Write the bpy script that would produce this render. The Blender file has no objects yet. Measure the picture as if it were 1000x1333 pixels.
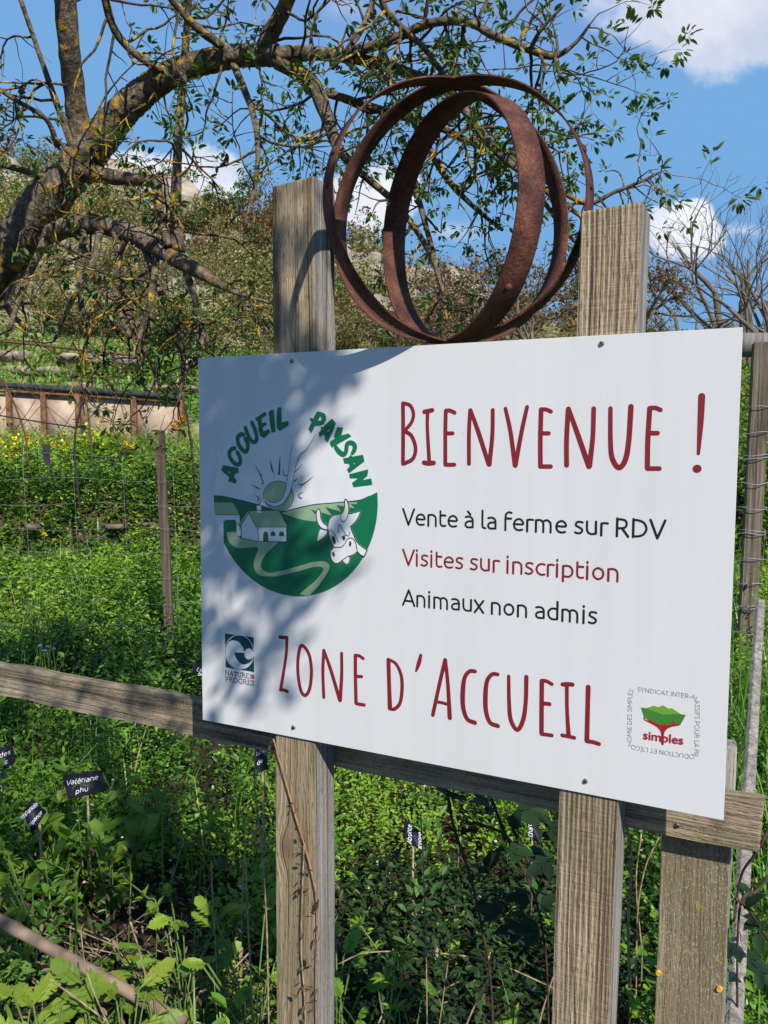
import bpy, bmesh, math, random
import numpy as np
from mathutils import Vector, Matrix
from mathutils.geometry import tessellate_polygon

scene = bpy.context.scene
C = scene.collection
rnd = random.Random(7)
NR = np.random.default_rng(11)
PI = math.pi

# ------------------------------------------------------------------ camera
F = 1062.3
EYE = Vector((0.0, 0.0, 1.5))
down = Vector((-0.00500, 0.99690, 0.07851)).normalized()      # true vertical seen from the lens (x right, y down, z into the scene)
fwd_c = Vector((0, 0, 1)); wy = (fwd_c - down * fwd_c.dot(down)).normalized()
wz = -down; wx = wy.cross(wz)
def cam2world(v): return Vector((v.dot(wx), v.dot(wy), v.dot(wz)))
def ray(px, py): return cam2world(Vector(((px - 500) / F, (py - 666.5) / F, 1.0)))
cr, cu, cf = cam2world(Vector((1, 0, 0))), cam2world(Vector((0, -1, 0))), cam2world(Vector((0, 0, 1)))
camd = bpy.data.cameras.new('camera'); cam = bpy.data.objects.new('camera', camd); C.objects.link(cam)
cam.matrix_world = Matrix(((cr.x, cu.x, -cf.x, EYE.x), (cr.y, cu.y, -cf.y, EYE.y), (cr.z, cu.z, -cf.z, EYE.z), (0, 0, 0, 1)))
camd.sensor_fit = 'VERTICAL'; camd.sensor_height = 36; camd.sensor_width = 27
camd.lens = F / 1333 * 36; camd.clip_start = 0.02; camd.clip_end = 5000
scene.camera = cam
def at(px, py, Y):                                            # survey point: pixel ray cut at a distance Y ahead
    r = ray(px, py); return EYE + r * (Y / r.y)
def on_ground(px, py, z=0.0):
    r = ray(px, py); return EYE + r * ((z - EYE.z) / r.z)

# ------------------------------------------------------------------ light
U = cam2world(Vector((0.89368, 0.03968, -0.44695))); U.z = 0; U.normalize()
YAW = math.atan2(U.y, U.x)
NF = Vector((U.y, -U.x, 0))                                   # sign's front normal, towards the viewer
SUN_AZ, SUN_EL = math.radians(49.5), math.radians(41)
sh = NF * math.cos(SUN_AZ) + U * math.sin(SUN_AZ)
SUN = Vector((sh.x * math.cos(SUN_EL), sh.y * math.cos(SUN_EL), math.sin(SUN_EL)))
sd = bpy.data.lights.new('sun', 'SUN'); sd.energy = 5.0; sd.angle = math.radians(0.53); sd.color = (1.0, 0.95, 0.87)
so = bpy.data.objects.new('sun', sd); C.objects.link(so); so.location = (3, -8, 9)
so.rotation_euler = SUN.to_track_quat('Z', 'Y').to_euler()

def lnk(nt, a, b): nt.links.new(a, b)
def nd(nt, typ, ins=None, **kw):
    n = nt.nodes.new(typ)
    for k, v in kw.items(): setattr(n, k, v)
    for k, v in (ins or {}).items():
        s = n.inputs[k]
        if hasattr(v, 'is_linked'): nt.links.new(v, s)
        else: s.default_value = v
    return n
def math_(nt, op, a, b=None, clamp=False):
    n = nt.nodes.new('ShaderNodeMath'); n.operation = op; n.use_clamp = clamp
    for i, v in enumerate((a, b)):
        if v is None: continue
        if hasattr(v, 'is_linked'): nt.links.new(v, n.inputs[i])
        else: n.inputs[i].default_value = v
    return n.outputs[0]
def ramp(nt, fac, stops, interp='LINEAR'):
    n = nt.nodes.new('ShaderNodeValToRGB'); n.color_ramp.interpolation = interp
    e = n.color_ramp.elements
    while len(e) > 1: e.remove(e[-1])
    for i, (p, c) in enumerate(stops):
        x = e[0] if i == 0 else e.new(p)
        x.position = p; x.color = (c, c, c, 1) if isinstance(c, (int, float)) else (*c, 1)
    nt.links.new(fac, n.inputs[0]); return n.outputs[0]
def mixc(nt, fac, a, b, mode='MIX'):
    n = nt.nodes.new('ShaderNodeMix'); n.data_type = 'RGBA'; n.blend_type = mode
    for s, v in ((n.inputs[0], fac), (n.inputs[6], a), (n.inputs[7], b)):
        if hasattr(v, 'is_linked'): nt.links.new(v, s)
        else: s.default_value = (*v, 1) if isinstance(v, tuple) and len(v) == 3 else v
    return n.outputs[2]

world = bpy.data.worlds.new('World'); scene.world = world; world.use_nodes = True
nt = world.node_tree; nt.nodes.clear()
sky = nd(nt, 'ShaderNodeTexSky', sky_type='NISHITA'); sky.sun_disc = False
sky.sun_elevation = SUN_EL; sky.sun_rotation = math.atan2(SUN.x, SUN.y)
sky.altitude = 300; sky.air_density = 1.0; sky.dust_density = 0.15; sky.ozone_density = 2.0
tc = nd(nt, 'ShaderNodeTexCoord'); sep = nd(nt, 'ShaderNodeSeparateXYZ', {0: tc.outputs['Generated']})
yy = math_(nt, 'MAXIMUM', math_(nt, 'ABSOLUTE', sep.outputs[1]), 0.12)
gx = math_(nt, 'DIVIDE', sep.outputs[0], yy); gz = math_(nt, 'DIVIDE', sep.outputs[2], yy)
cv = nd(nt, 'ShaderNodeCombineXYZ', {0: gx, 1: gz})
n1 = nd(nt, 'ShaderNodeTexNoise', {'Vector': cv.outputs[0], 'Scale': 9.0, 'Detail': 8.0, 'Roughness': 0.55})
n2 = nd(nt, 'ShaderNodeTexNoise', {'Vector': cv.outputs[0], 'Scale': 2.6, 'Detail': 6.0, 'Roughness': 0.6})
total = None
for (cx, cy, rx, ry, soft) in ((945, 10, 175, 82, 0.75), (215, 238, 105, 48, 0.35), (478, 262, 66, 55, 0.35), (893, 300, 56, 40, 0.35),
                               (585, 300, 60, 22, 1.1), (965, 300, 60, 16, 0.9), (440, 10, 60, 30, 1.6), (700, 150, 60, 14, 2.0)):
    d = ray(cx, cy); ccx, ccz = d.x / d.y, d.z / d.y
    ex = math_(nt, 'DIVIDE', math_(nt, 'SUBTRACT', gx, ccx), rx / F); ez = math_(nt, 'DIVIDE', math_(nt, 'SUBTRACT', gz, ccz), ry / F)
    rr = math_(nt, 'ADD', math_(nt, 'MULTIPLY', ex, ex), math_(nt, 'MULTIPLY', ez, ez))
    rr = math_(nt, 'SQRT', rr)
    m = math_(nt, 'SUBTRACT', math_(nt, 'ADD', 1.0, math_(nt, 'MULTIPLY', math_(nt, 'SUBTRACT', n1.outputs[0], 0.5), 2.2)), rr)
    m = math_(nt, 'DIVIDE', m, soft * 1.2, True)
    if soft > 0.8: m = math_(nt, 'MULTIPLY', m, 0.4)
    total = m if total is None else math_(nt, 'MAXIMUM', total, m)
fr = nd(nt, 'ShaderNodeSeparateXYZ', {0: tc.outputs['Generated']})
back = math_(nt, 'MULTIPLY', ramp(nt, n2.outputs[0], ((0.66, 0.0), (0.82, 0.3))), math_(nt, 'LESS_THAN', sep.outputs[1], 0.0))   # broken cloud behind the viewer
total = math_(nt, 'MAXIMUM', total, back)
total = ramp(nt, total, ((0.0, 0.0), (0.5, 0.72), (1.0, 0.97)), 'EASE')
lim = nd(nt, 'ShaderNodeVectorMath', {0: sky.outputs[0], 1: (1.2, 2.25, 3.8)}, operation='MINIMUM')
skyc = nd(nt, 'ShaderNodeHueSaturation', {'Color': lim.outputs[0], 'Saturation': 1.1, 'Value': 1.55})
cl = ramp(nt, n2.outputs[0], ((0.35, (6.0, 6.3, 7.3)), (0.62, (9.0, 9.1, 9.5))))
cl = mixc(nt, 1.0, cl, (0.9, 0.9, 0.9), 'MULTIPLY')
bg = nd(nt, 'ShaderNodeBackground', {'Color': mixc(nt, total, skyc.outputs[0], cl), 'Strength': 0.1})
wo = nd(nt, 'ShaderNodeOutputWorld'); lnk(nt, bg.outputs[0], wo.inputs[0])
vs = scene.view_settings
vs.view_transform = 'Standard'; vs.look = 'None'; vs.exposure = 0.36; vs.gamma = 1.0; vs.use_curve_mapping = False
scene.cycles.max_bounces = 8; scene.cycles.transparent_max_bounces = 8

# ------------------------------------------------------------------ materials
def new_mat(name, rough=0.6, col=(0.5, 0.5, 0.5), spec=0.4):
    m = bpy.data.materials.new(name); m.use_nodes = True
    b = m.node_tree.nodes['Principled BSDF']
    b.inputs['Roughness'].default_value = rough; b.inputs['Base Color'].default_value = (*col, 1)
    b.inputs['Specular IOR Level'].default_value = spec
    return m, m.node_tree, b
def ocoord(nt, scale=(1, 1, 1), loc=(0, 0, 0)):
    t = nd(nt, 'ShaderNodeTexCoord'); mp = nd(nt, 'ShaderNodeMapping', {0: t.outputs['Object'], 'Scale': scale, 'Location': loc}); return mp.outputs[0]
def bump(nt, b, h, strength, dist):
    n = nd(nt, 'ShaderNodeBump', {'Height': h, 'Strength': strength, 'Distance': dist}); lnk(nt, n.outputs[0], b.inputs['Normal'])
def wood(name, dark, mid, light, axis='z', ridge=110.0, seed=0.0, lichen=0.0, green=0.0, grey=0.0, contrast=1.0, knots=(), ribs=0.0):
    m, nt, b = new_mat(name, 0.85, spec=0.15)
    st = {'z': (1, 1, 0.018), 'x': (0.018, 1, 1), 'y': (1, 0.018, 1)}[axis]
    raw = nd(nt, 'ShaderNodeTexCoord').outputs['Object']; kn = None
    for (kx, kz, ks) in knots:                                  # grain bends round a knot
        sx3 = nd(nt, 'ShaderNodeSeparateXYZ', {0: raw}); dx = math_(nt, 'SUBTRACT', sx3.outputs[0], kx); dz = math_(nt, 'MULTIPLY', math_(nt, 'SUBTRACT', sx3.outputs[2], kz), .55)
        r2 = math_(nt, 'ADD', math_(nt, 'MULTIPLY', dx, dx), math_(nt, 'MULTIPLY', dz, dz)); ex_ = math_(nt, 'POWER', 2.718, math_(nt, 'MULTIPLY', r2, -1.0 / (ks * ks)))
        raw = nd(nt, 'ShaderNodeCombineXYZ', {0: math_(nt, 'ADD', math_(nt, 'SUBTRACT', sx3.outputs[0], math_(nt, 'MULTIPLY', dx, math_(nt, 'MULTIPLY', ex_, 0.85))), math_(nt, 'MULTIPLY', ex_, .01)), 1: sx3.outputs[1], 2: sx3.outputs[2]}).outputs[0]
        k_ = math_(nt, 'MULTIPLY', ramp(nt, ex_, ((0.5, 0.0), (0.97, 0.75))), 1.0); kn = k_ if kn is None else math_(nt, 'MAXIMUM', kn, k_)
    v = nd(nt, 'ShaderNodeMapping', {0: raw, 'Scale': st, 'Location': (seed, seed * 1.3, seed * 0.7)}).outputs[0]
    warp = nd(nt, 'ShaderNodeTexNoise', {'Vector': ocoord(nt, tuple(0.12 + 0.88 * (s == 1) for s in st), (seed, 0, 0)), 'Scale': 9.0, 'Detail': 2.0})
    vw = nd(nt, 'ShaderNodeVectorMath', {0: v, 1: mixc(nt, 0.03, (0, 0, 0), warp.outputs[1])}, operation='ADD').outputs[0]
    g1 = nd(nt, 'ShaderNodeTexNoise', {'Vector': vw, 'Scale': ridge, 'Detail': 3.0, 'Roughness': 0.6}).outputs[0]
    g2 = nd(nt, 'ShaderNodeTexNoise', {'Vector': vw, 'Scale': ridge * 4, 'Detail': 4.0, 'Roughness': 0.7}).outputs[0]
    big = nd(nt, 'ShaderNodeTexNoise', {'Vector': ocoord(nt, tuple(0.25 if s != 1 else 1 for s in st), (seed, 3, 1)), 'Scale': 11.0, 'Detail': 4.0}).outputs[0]
    pit = nd(nt, 'ShaderNodeTexNoise', {'Vector': ocoord(nt, tuple(0.15 if s != 1 else 1 for s in st), (0, seed, 0)), 'Scale': 420.0, 'Detail': 2.0}).outputs[0]
    h = math_(nt, 'ADD', math_(nt, 'MULTIPLY', g1, 0.6), math_(nt, 'MULTIPLY', g2, 0.4))
    w = 0.135 / contrast
    if ribs:                                                    # sawn ribs along the grain and fine saw marks across it
        sv = nd(nt, 'ShaderNodeSeparateXYZ', {0: vw}); wv = math_(nt, 'SINE', math_(nt, 'ADD', math_(nt, 'MULTIPLY', sv.outputs[0], 2 * PI / ribs), math_(nt, 'MULTIPLY', big, 5.0)))
        saw = nd(nt, 'ShaderNodeTexNoise', {'Vector': ocoord(nt, (.06, .06, 1), (seed, 1, 4)), 'Scale': 330.0, 'Detail': 2.0}).outputs[0]
        h = math_(nt, 'ADD', math_(nt, 'ADD', h, math_(nt, 'MULTIPLY', wv, 0.085)), math_(nt, 'MULTIPLY', math_(nt, 'SUBTRACT', saw, 0.5), 0.2))
    c = ramp(nt, h, ((0.5 - w, dark), (0.5, mid), (0.5 + w, light)))
    c = mixc(nt, 0.55, c, ramp(nt, big, ((0.3, (0.55, 0.52, 0.48)), (0.7, (1.25, 1.22, 1.18)))), 'MULTIPLY')
    c = mixc(nt, ramp(nt, pit, ((0.33, 0.75), (0.42, 0.0))), c, dark)
    ck = nd(nt, 'ShaderNodeTexNoise', {'Vector': vw, 'Scale': ridge * .42, 'Detail': 1.5, 'Roughness': 0.4}).outputs[0]
    ckm = math_(nt, 'MULTIPLY', ramp(nt, math_(nt, 'ABSOLUTE', math_(nt, 'SUBTRACT', ck, 0.47)), ((0.0, 1.0), (0.012, 0.0))), ramp(nt, big, ((0.46, 0.0), (0.6, 0.85))))
    c = mixc(nt, ckm, c, tuple(x * .22 for x in dark)); h = math_(nt, 'SUBTRACT', h, math_(nt, 'MULTIPLY', ckm, .5))
    if kn is not None: c = mixc(nt, kn, c, (0.12, 0.07, 0.05))
    if green > 0:
        gm = nd(nt, 'ShaderNodeTexNoise', {'Vector': ocoord(nt, (1, 1, 0.35), (seed, 9, 2)), 'Scale': 16.0, 'Detail': 4.0}).outputs[0]
        c = mixc(nt, math_(nt, 'MULTIPLY', ramp(nt, gm, ((0.45, 0.0), (0.7, 1.0))), green), c, (0.13, 0.13, 0.045))
    if grey > 0:
        gm = nd(nt, 'ShaderNodeTexNoise', {'Vector': ocoord(nt, (1, 1, 0.5), (seed, 5, 6)), 'Scale': 620.0, 'Detail': 3.0}).outputs[0]
        c = mixc(nt, math_(nt, 'MULTIPLY', ramp(nt, gm, ((0.56, 0.0), (0.66, 0.8))), grey), c, (0.36, 0.38, 0.36))
    if lichen > 0:
        lm = nd(nt, 'ShaderNodeTexNoise', {'Vector': ocoord(nt, (1, 1, 1), (seed, 2, 6)), 'Scale': 70.0, 'Detail': 3.0}).outputs[0]
        c = mixc(nt, math_(nt, 'MULTIPLY', ramp(nt, lm, ((0.68, 0.0), (0.71, 1.0))), lichen), c, (0.5, 0.3, 0.03))
    lnk(nt, c, b.inputs['Base Color'])
    hb = math_(nt, 'ADD', h, math_(nt, 'MULTIPLY', pit, 0.4))
    bump(nt, b, hb, 0.9, 0.004)
    return m
def flat_print(name, col, rough=0.45):
    m, nt, b = new_mat(name, rough, col)
    n = nd(nt, 'ShaderNodeTexNoise', {'Vector': ocoord(nt), 'Scale': 25.0, 'Detail': 3.0}).outputs[0]
    lnk(nt, mixc(nt, 1.0, col, ramp(nt, n, ((0.3, 0.93), (0.7, 1.05))), 'MULTIPLY'), b.inputs['Base Color'])
    return m

MAT = {}
MAT['post_a'] = wood('weathered_pine', (0.12, 0.082, 0.05), (0.29, 0.215, 0.136), (0.44, 0.345, 0.235), ridge=52, seed=1.7, green=0.35, grey=0.25, knots=((-.238, .865, .022), (-.253, 1.79, .016)))
MAT['post_b'] = wood('ridged_pine', (0.12, 0.082, 0.05), (0.305, 0.23, 0.15), (0.47, 0.37, 0.255), ridge=78, seed=4.1, green=0.22, grey=0.3, contrast=1.0, ribs=.0068)
MAT['post_c'] = wood('old_brown_board', (0.13, 0.095, 0.055), (0.22, 0.168, 0.1), (0.31, 0.245, 0.16), ridge=60, seed=8.3, lichen=0.45, green=0.3, grey=0.9, contrast=0.7)
MAT['rail'] = wood('weathered_rail', (0.095, 0.068, 0.042), (0.285, 0.215, 0.138), (0.44, 0.35, 0.24), axis='x', ridge=48, seed=2.9, lichen=0.5, green=0.3, grey=0.7, contrast=1.1, knots=((-.62, 1.02, .02), (.39, 1.02, .02)))
MAT['grey_wood'] = wood('silver_grey_wood', (0.11, 0.1, 0.09), (0.23, 0.21, 0.19), (0.36, 0.34, 0.31), ridge=60, seed=5.5, grey=0.4)
MAT['fence_wood'] = wood('brown_fence_wood', (0.06, 0.046, 0.036), (0.15, 0.12, 0.093), (0.25, 0.21, 0.17), ridge=50, seed=3.5)
MAT['dark_wood'] = wood('dark_stake_wood', (0.05, 0.04, 0.033), (0.1, 0.078, 0.06), (0.17, 0.135, 0.105), ridge=60, seed=6.5)
m, nt, b = new_mat('sign_white', 0.42, (0.76, 0.765, 0.78), 0.45)
n = nd(nt, 'ShaderNodeTexNoise', {'Vector': ocoord(nt), 'Scale': 5.0, 'Detail': 5.0}).outputs[0]
sp_ = nd(nt, 'ShaderNodeTexNoise', {'Vector': ocoord(nt), 'Scale': 120.0, 'Detail': 1.0}).outputs[0]
c = mixc(nt, 1.0, (0.655, 0.645, 0.635), ramp(nt, n, ((0.3, 0.975), (0.7, 1.01))), 'MULTIPLY')
stk = nd(nt, 'ShaderNodeTexNoise', {'Vector': ocoord(nt, (1, 1, .06)), 'Scale': 26.0, 'Detail': 5.0}).outputs[0]
c = mixc(nt, 1.0, c, ramp(nt, stk, ((0.35, 0.955), (0.6, 1.0))), 'MULTIPLY')
c = mixc(nt, ramp(nt, sp_, ((0.795, 0.0), (0.83, 0.6))), c, (0.25, 0.24, 0.22)); lnk(nt, c, b.inputs['Base Color']); MAT['white'] = m
m, nt, b = new_mat('sheet_edge', 0.5, (0.5, 0.5, 0.52)); MAT['edge'] = m
MAT['sticker'] = flat_print('sticker_white', (0.68, 0.675, 0.68), 0.35)
MAT['red'] = flat_print('print_dark_red', (0.2, 0.01, 0.016), 0.6)
MAT['black'] = flat_print('print_black', (0.005, 0.005, 0.006), 0.75)
MAT['green'] = flat_print('print_green', (0.006, 0.145, 0.062), 0.38)
MAT['dgreen'] = flat_print('print_outline', (0.012, 0.035, 0.022))
MAT['lgreen'] = flat_print('print_pale_green', (0.29, 0.39, 0.235))
MAT['teal'] = flat_print('print_teal', (0.004, 0.06, 0.075))
MAT['ogreen'] = flat_print('print_leaf_green', (0.05, 0.19, 0.03)); MAT['ogreen2'] = flat_print('print_lime', (0.14, 0.33, 0.03))
MAT['oxred'] = flat_print('print_red', (0.36, 0.01, 0.02)); MAT['grey'] = flat_print('print_grey', (0.17, 0.18, 0.17))
m, nt, b = new_mat('screw_steel', 0.35, (0.3, 0.28, 0.25)); b.inputs['Metallic'].default_value = 0.9
n = nd(nt, 'ShaderNodeTexNoise', {'Vector': ocoord(nt), 'Scale': 300.0}).outputs[0]; lnk(nt, ramp(nt, n, ((0.4, (0.09, 0.08, 0.07)), (0.65, (0.45, 0.42, 0.36)))), b.inputs['Base Color']); MAT['screw'] = m
m, nt, b = new_mat('yellow_plastic', 0.5, (0.55, 0.3, 0.02)); n = nd(nt, 'ShaderNodeTexNoise', {'Vector': ocoord(nt), 'Scale': 200.0}).outputs[0]
lnk(nt, ramp(nt, n, ((0.4, (0.48, 0.25, 0.02)), (0.65, (0.68, 0.42, 0.04)))), b.inputs['Base Color']); MAT['tack'] = m
m, nt, b = new_mat('rusted_iron', 0.75, spec=0.3)
n = nd(nt, 'ShaderNodeTexNoise', {'Vector': ocoord(nt), 'Scale': 28.0, 'Detail': 8.0, 'Roughness': 0.65}).outputs[0]
n_ = nd(nt, 'ShaderNodeTexNoise', {'Vector': ocoord(nt), 'Scale': 260.0, 'Detail': 5.0, 'Roughness': 0.7}).outputs[0]
c = ramp(nt, n, ((0.3, (0.045, 0.018, 0.014)), (0.5, (0.125, 0.045, 0.031)), (0.68, (0.24, 0.09, 0.05))))
c = mixc(nt, 0.75, c, ramp(nt, n_, ((0.32, (0.45, 0.4, 0.4)), (0.5, (0.95, 0.95, 0.95)), (0.68, (1.6, 1.55, 1.5)))), 'MULTIPLY')
c = mixc(nt, 1.0, c, (0.8, 0.8, 0.8), 'MULTIPLY'); lnk(nt, c, b.inputs['Base Color']); bump(nt, b, math_(nt, 'ADD', n_, n), 0.8, 0.003); MAT['rust'] = m

# ------------------------------------------------------------------ mesh helpers
def obj(name, verts, faces, mat, parent=None, mats=None, midx=None, smooth=False, tint=None):
    me = bpy.data.meshes.new(name)
    verts = np.asarray(verts, dtype=np.float32).reshape(-1, 3)
    if isinstance(faces, np.ndarray):
        nf, k = faces.shape; flat = faces.ravel(); starts = np.arange(nf) * k; tot = np.full(nf, k)
    else:
        tot = np.array([len(f) for f in faces]); flat = np.array([i for f in faces for i in f]); starts = np.concatenate(([0], np.cumsum(tot)[:-1])) if len(tot) else tot
    me.vertices.add(len(verts)); me.vertices.foreach_set('co', verts.ravel())
    me.loops.add(len(flat)); me.loops.foreach_set('vertex_index', flat.astype(np.int32))
    me.polygons.add(len(tot)); me.polygons.foreach_set('loop_start', starts.astype(np.int32))
    if smooth: me.polygons.foreach_set('use_smooth', np.ones(len(tot), dtype=bool))
    for mm in (mats or [mat]): me.materials.append(mm)
    if midx is not None: me.polygons.foreach_set('material_index', np.asarray(midx, dtype=np.int32))
    me.update(calc_edges=True); me.validate()
    if tint is not None:
        a = me.attributes.new('tint', 'FLOAT', 'POINT'); a.data.foreach_set('value', np.asarray(tint, dtype=np.float32))
    o = bpy.data.objects.new(name, me); C.objects.link(o)
    if parent is not None: o.parent = parent
    return o
def tag(o, label=None, cat=None, group=None, kind=None):
    if label: o['label'] = label
    if cat: o['category'] = cat
    if group: o['group'] = group
    if kind: o['kind'] = kind
    return o
def empty(name, loc=(0, 0, 0), rz=0.0, label=None, cat=None, group=None):
    o = bpy.data.objects.new(name, None); C.objects.link(o); o.location = loc; o.rotation_euler = (0, 0, rz); o.empty_display_size = 0.1
    return tag(o, label, cat, group)
def copy_tree(o, parent=None):
    c = o.copy(); C.objects.link(c)
    if parent is not None: c.parent = parent
    for ch in list(o.children): copy_tree(ch, c)
    return c
class Geo:
    def __init__(s): s.v = []; s.f = []; s.m = []; s.t = []
    def add(s, v, f, m=0, t=0.5):
        k = len(s.v); s.v += [tuple(p) for p in v]; s.f += [tuple(i + k for i in q) for q in f]; s.m += [m] * len(f); s.t += [t] * len(v)
    def build(s, name, mat, parent=None, mats=None, smooth=False, tint=False):
        return obj(name, s.v, s.f, mat, parent, mats, s.m if mats else None, smooth, s.t if tint else None)
def bm_obj(name, bm, mat, parent=None, smooth=False, mats=None):
    me = bpy.data.meshes.new(name); bm.to_mesh(me); bm.free()
    for mm in (mats or [mat]): me.materials.append(mm)
    if smooth: me.polygons.foreach_set('use_smooth', np.ones(len(me.polygons), dtype=bool))
    o = bpy.data.objects.new(name, me); C.objects.link(o)
    if parent is not None: o.parent = parent
    return o
def box_bm(x0, x1, y0, y1, z0, z1, bev=0.002, cuts=0, jit=0.0, seed=1):
    bm = bmesh.new(); bmesh.ops.create_cube(bm, size=1.0)
    for v in bm.verts: v.co = Vector(((x0 + x1) / 2 + v.co.x * (x1 - x0), (y0 + y1) / 2 + v.co.y * (y1 - y0), (z0 + z1) / 2 + v.co.z * (z1 - z0)))
    if cuts:
        ax = max(range(3), key=lambda i: (x1 - x0, y1 - y0, z1 - z0)[i])
        es = [e for e in bm.edges if abs((e.verts[0].co - e.verts[1].co)[ax]) > 1e-6]
        bmesh.ops.subdivide_edges(bm, edges=es, cuts=cuts, use_grid_fill=True)
        r = random.Random(seed)
        for v in bm.verts: v.co += Vector((r.uniform(-jit, jit), r.uniform(-jit, jit), r.uniform(-jit, jit)))
    if bev: bmesh.ops.bevel(bm, geom=[e for e in bm.edges if e.is_manifold and e.calc_face_angle(0) > 0.6], offset=bev, segments=2, affect='EDGES', profile=0.6)
    return bm
def catmull(pts, n=6, closed=False):
    P = [np.array(p, float) for p in pts]
    if len(P) < 3: return [tuple(p) for p in P]
    out = []
    N = len(P)
    rng = range(N if closed else N - 1)
    for i in rng:
        if closed: p0, p1, p2, p3 = P[(i - 1) % N], P[i], P[(i + 1) % N], P[(i + 2) % N]
        else: p0 = P[i - 1] if i else 2 * P[0] - P[1]; p1, p2 = P[i], P[i + 1]; p3 = P[i + 2] if i + 2 < N else 2 * P[-1] - P[-2]
        for k in range(n):
            t = k / n
            out.append(tuple(0.5 * (2 * p1 + (p2 - p0) * t + (2 * p0 - 5 * p1 + 4 * p2 - p3) * t * t + (3 * p1 - p0 - 3 * p2 + p3) * t ** 3)))
    if not closed: out.append(tuple(P[-1]))
    return out
def tube(g, pts, radii, sides=6, m=0, t=0.5, cap=True, knob=0.0, r_=None):
    P = [Vector(p) for p in pts]; n = len(P)
    if n < 2: return
    if isinstance(radii, (int, float)): radii = [radii] * n
    ref = Vector((0.31, 0.52, 0.79)); verts = []
    for i in range(n):
        d = (P[min(i + 1, n - 1)] - P[max(i - 1, 0)])
        if d.length < 1e-9: d = Vector((0, 0, 1))
        d.normalize(); a = d.cross(ref)
        if a.length < 0.05: a = d.cross(Vector((1, 0, 0)))
        a.normalize(); bb = d.cross(a)
        for k in range(sides):
            w = 2 * PI * k / sides; rr = radii[i] * (1 + (knob * (r_ or rnd).uniform(-1, 1) if knob else 0))
            verts.append(P[i] + a * math.cos(w) * rr + bb * math.sin(w) * rr)
    faces = []
    for i in range(n - 1):
        for k in range(sides):
            faces.append((i * sides + k, i * sides + (k + 1) % sides, (i + 1) * sides + (k + 1) % sides, (i + 1) * sides + k))
    if cap: faces.append(tuple(range(sides - 1, -1, -1))); faces.append(tuple((n - 1) * sides + k for k in range(sides)))
    g.add(verts, faces, m, t)
# ------------------------------------------------------------------ the sign, in its own frame: X along the board, Y away from the viewer, Z up
_tl = cam2world(Vector((-0.29768, -0.24663, 1.30675))); _tr = cam2world(Vector((0.41726, -0.21489, 0.94919)))
_bl = cam2world(Vector((-0.30064, 0.34459, 1.35331)))
SIGN_W, SIGN_H = 0.8, 0.5931
S0 = EYE + _bl + U * (SIGN_W / 2)                              # middle of the board's lower edge, front face
GZ = S0.z
YD = Vector((-U.y, U.x, 0))
def sp(px, py, dy=0.0):                                        # where a sight line meets the board's plane (or one dy behind it): (x, z) on the board
    r = ray(px, py); q = EYE - S0; t = (dy - q.dot(YD)) / r.dot(YD); p = q + r * t
    return (p.dot(U), p.z)
def crop(x0, y0, s): return lambda pts: [(x0 + p[0] * s, y0 + p[1] * s) for p in pts]

sign = empty('welcome_sign', (S0.x, S0.y, 0), YAW, 'white farm welcome board with red and black lettering, screwed to two tall posts', 'sign')
panel = bm_obj('sign_panel', box_bm(-SIGN_W / 2, SIGN_W / 2, 0, 0.003, GZ, GZ + SIGN_H, 0.0004), MAT['white'], sign)

PA = (sp(355, 430, .003)[0], sp(409, 430, .003)[0]); PB = (sp(751, 400, .003)[0], sp(831.5, 400, .003)[0])
DP = 0.062
def make_post(x0, x1, y0, y1, ztop, mat, name, parent, seed, shift=0.0, lean=0.0, zbot=-0.15):
    bm = box_bm(x0, x1, y0, y1, zbot, ztop, 0.0022, 14, 0.0008, seed)
    r = random.Random(seed)
    for v in bm.verts:
        if v.co.z > ztop - 0.004: v.co.z += (v.co.x - x0) / (x1 - x0) * 0.004 - 0.002 + r.uniform(-0.001, 0.001)
        v.co.x += lean * (v.co.z - GZ)
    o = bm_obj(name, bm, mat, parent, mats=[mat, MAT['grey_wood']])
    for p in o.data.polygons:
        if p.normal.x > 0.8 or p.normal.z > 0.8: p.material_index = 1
    return o
post_a = make_post(PA[0], PA[1], 0.0032, 0.0032 + DP, GZ + sp(380, 236, .003)[1], MAT['post_a'], 'post', sign, 3)
post_b = make_post(PB[0] - .0079, PB[1] - .0079, 0.0032, 0.0032 + DP, GZ + sp(792, 270, .003)[1], MAT['post_b'], 'post', sign, 5, lean=.0125)
post_a['label'] = 'sign post in dappled shade beside the hoops'; post_b['label'] = 'sign post with strongly ridged grain in full sun'

def screw(px, py, parent, dy=0.0, r=0.0038):
    x, z = sp(px, py, dy); z += GZ; bm = bmesh.new()
    bmesh.ops.create_cone(bm, cap_ends=True, segments=14, radius1=r, radius2=r * 0.6, depth=0.0024)
    for v in bm.verts: v.co = Vector((v.co.x, -v.co.z, v.co.y))
    ret = bmesh.ops.create_cone(bm, cap_ends=True, segments=6, radius1=r * 0.34, radius2=r * 0.34, depth=0.0008)
    for v in ret['verts']: v.co = Vector((v.co.x, -v.co.z - 0.0012, v.co.y))
    for v in bm.verts: v.co += Vector((x, dy - 0.0009, z))
    o = bm_obj('screw', bm, MAT['screw'], parent, mats=[MAT['screw'], MAT['black']])
    for p in o.data.polygons:
        if len(p.vertices) == 6 or abs(p.center.y - (dy - 0.0021)) < 2e-4 and len(p.vertices) == 4: p.material_index = 1
    return o
for (px, py) in ((380, 470), (783, 447.5), (382, 947), (762, 1017)): screw(px, py, panel)

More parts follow.
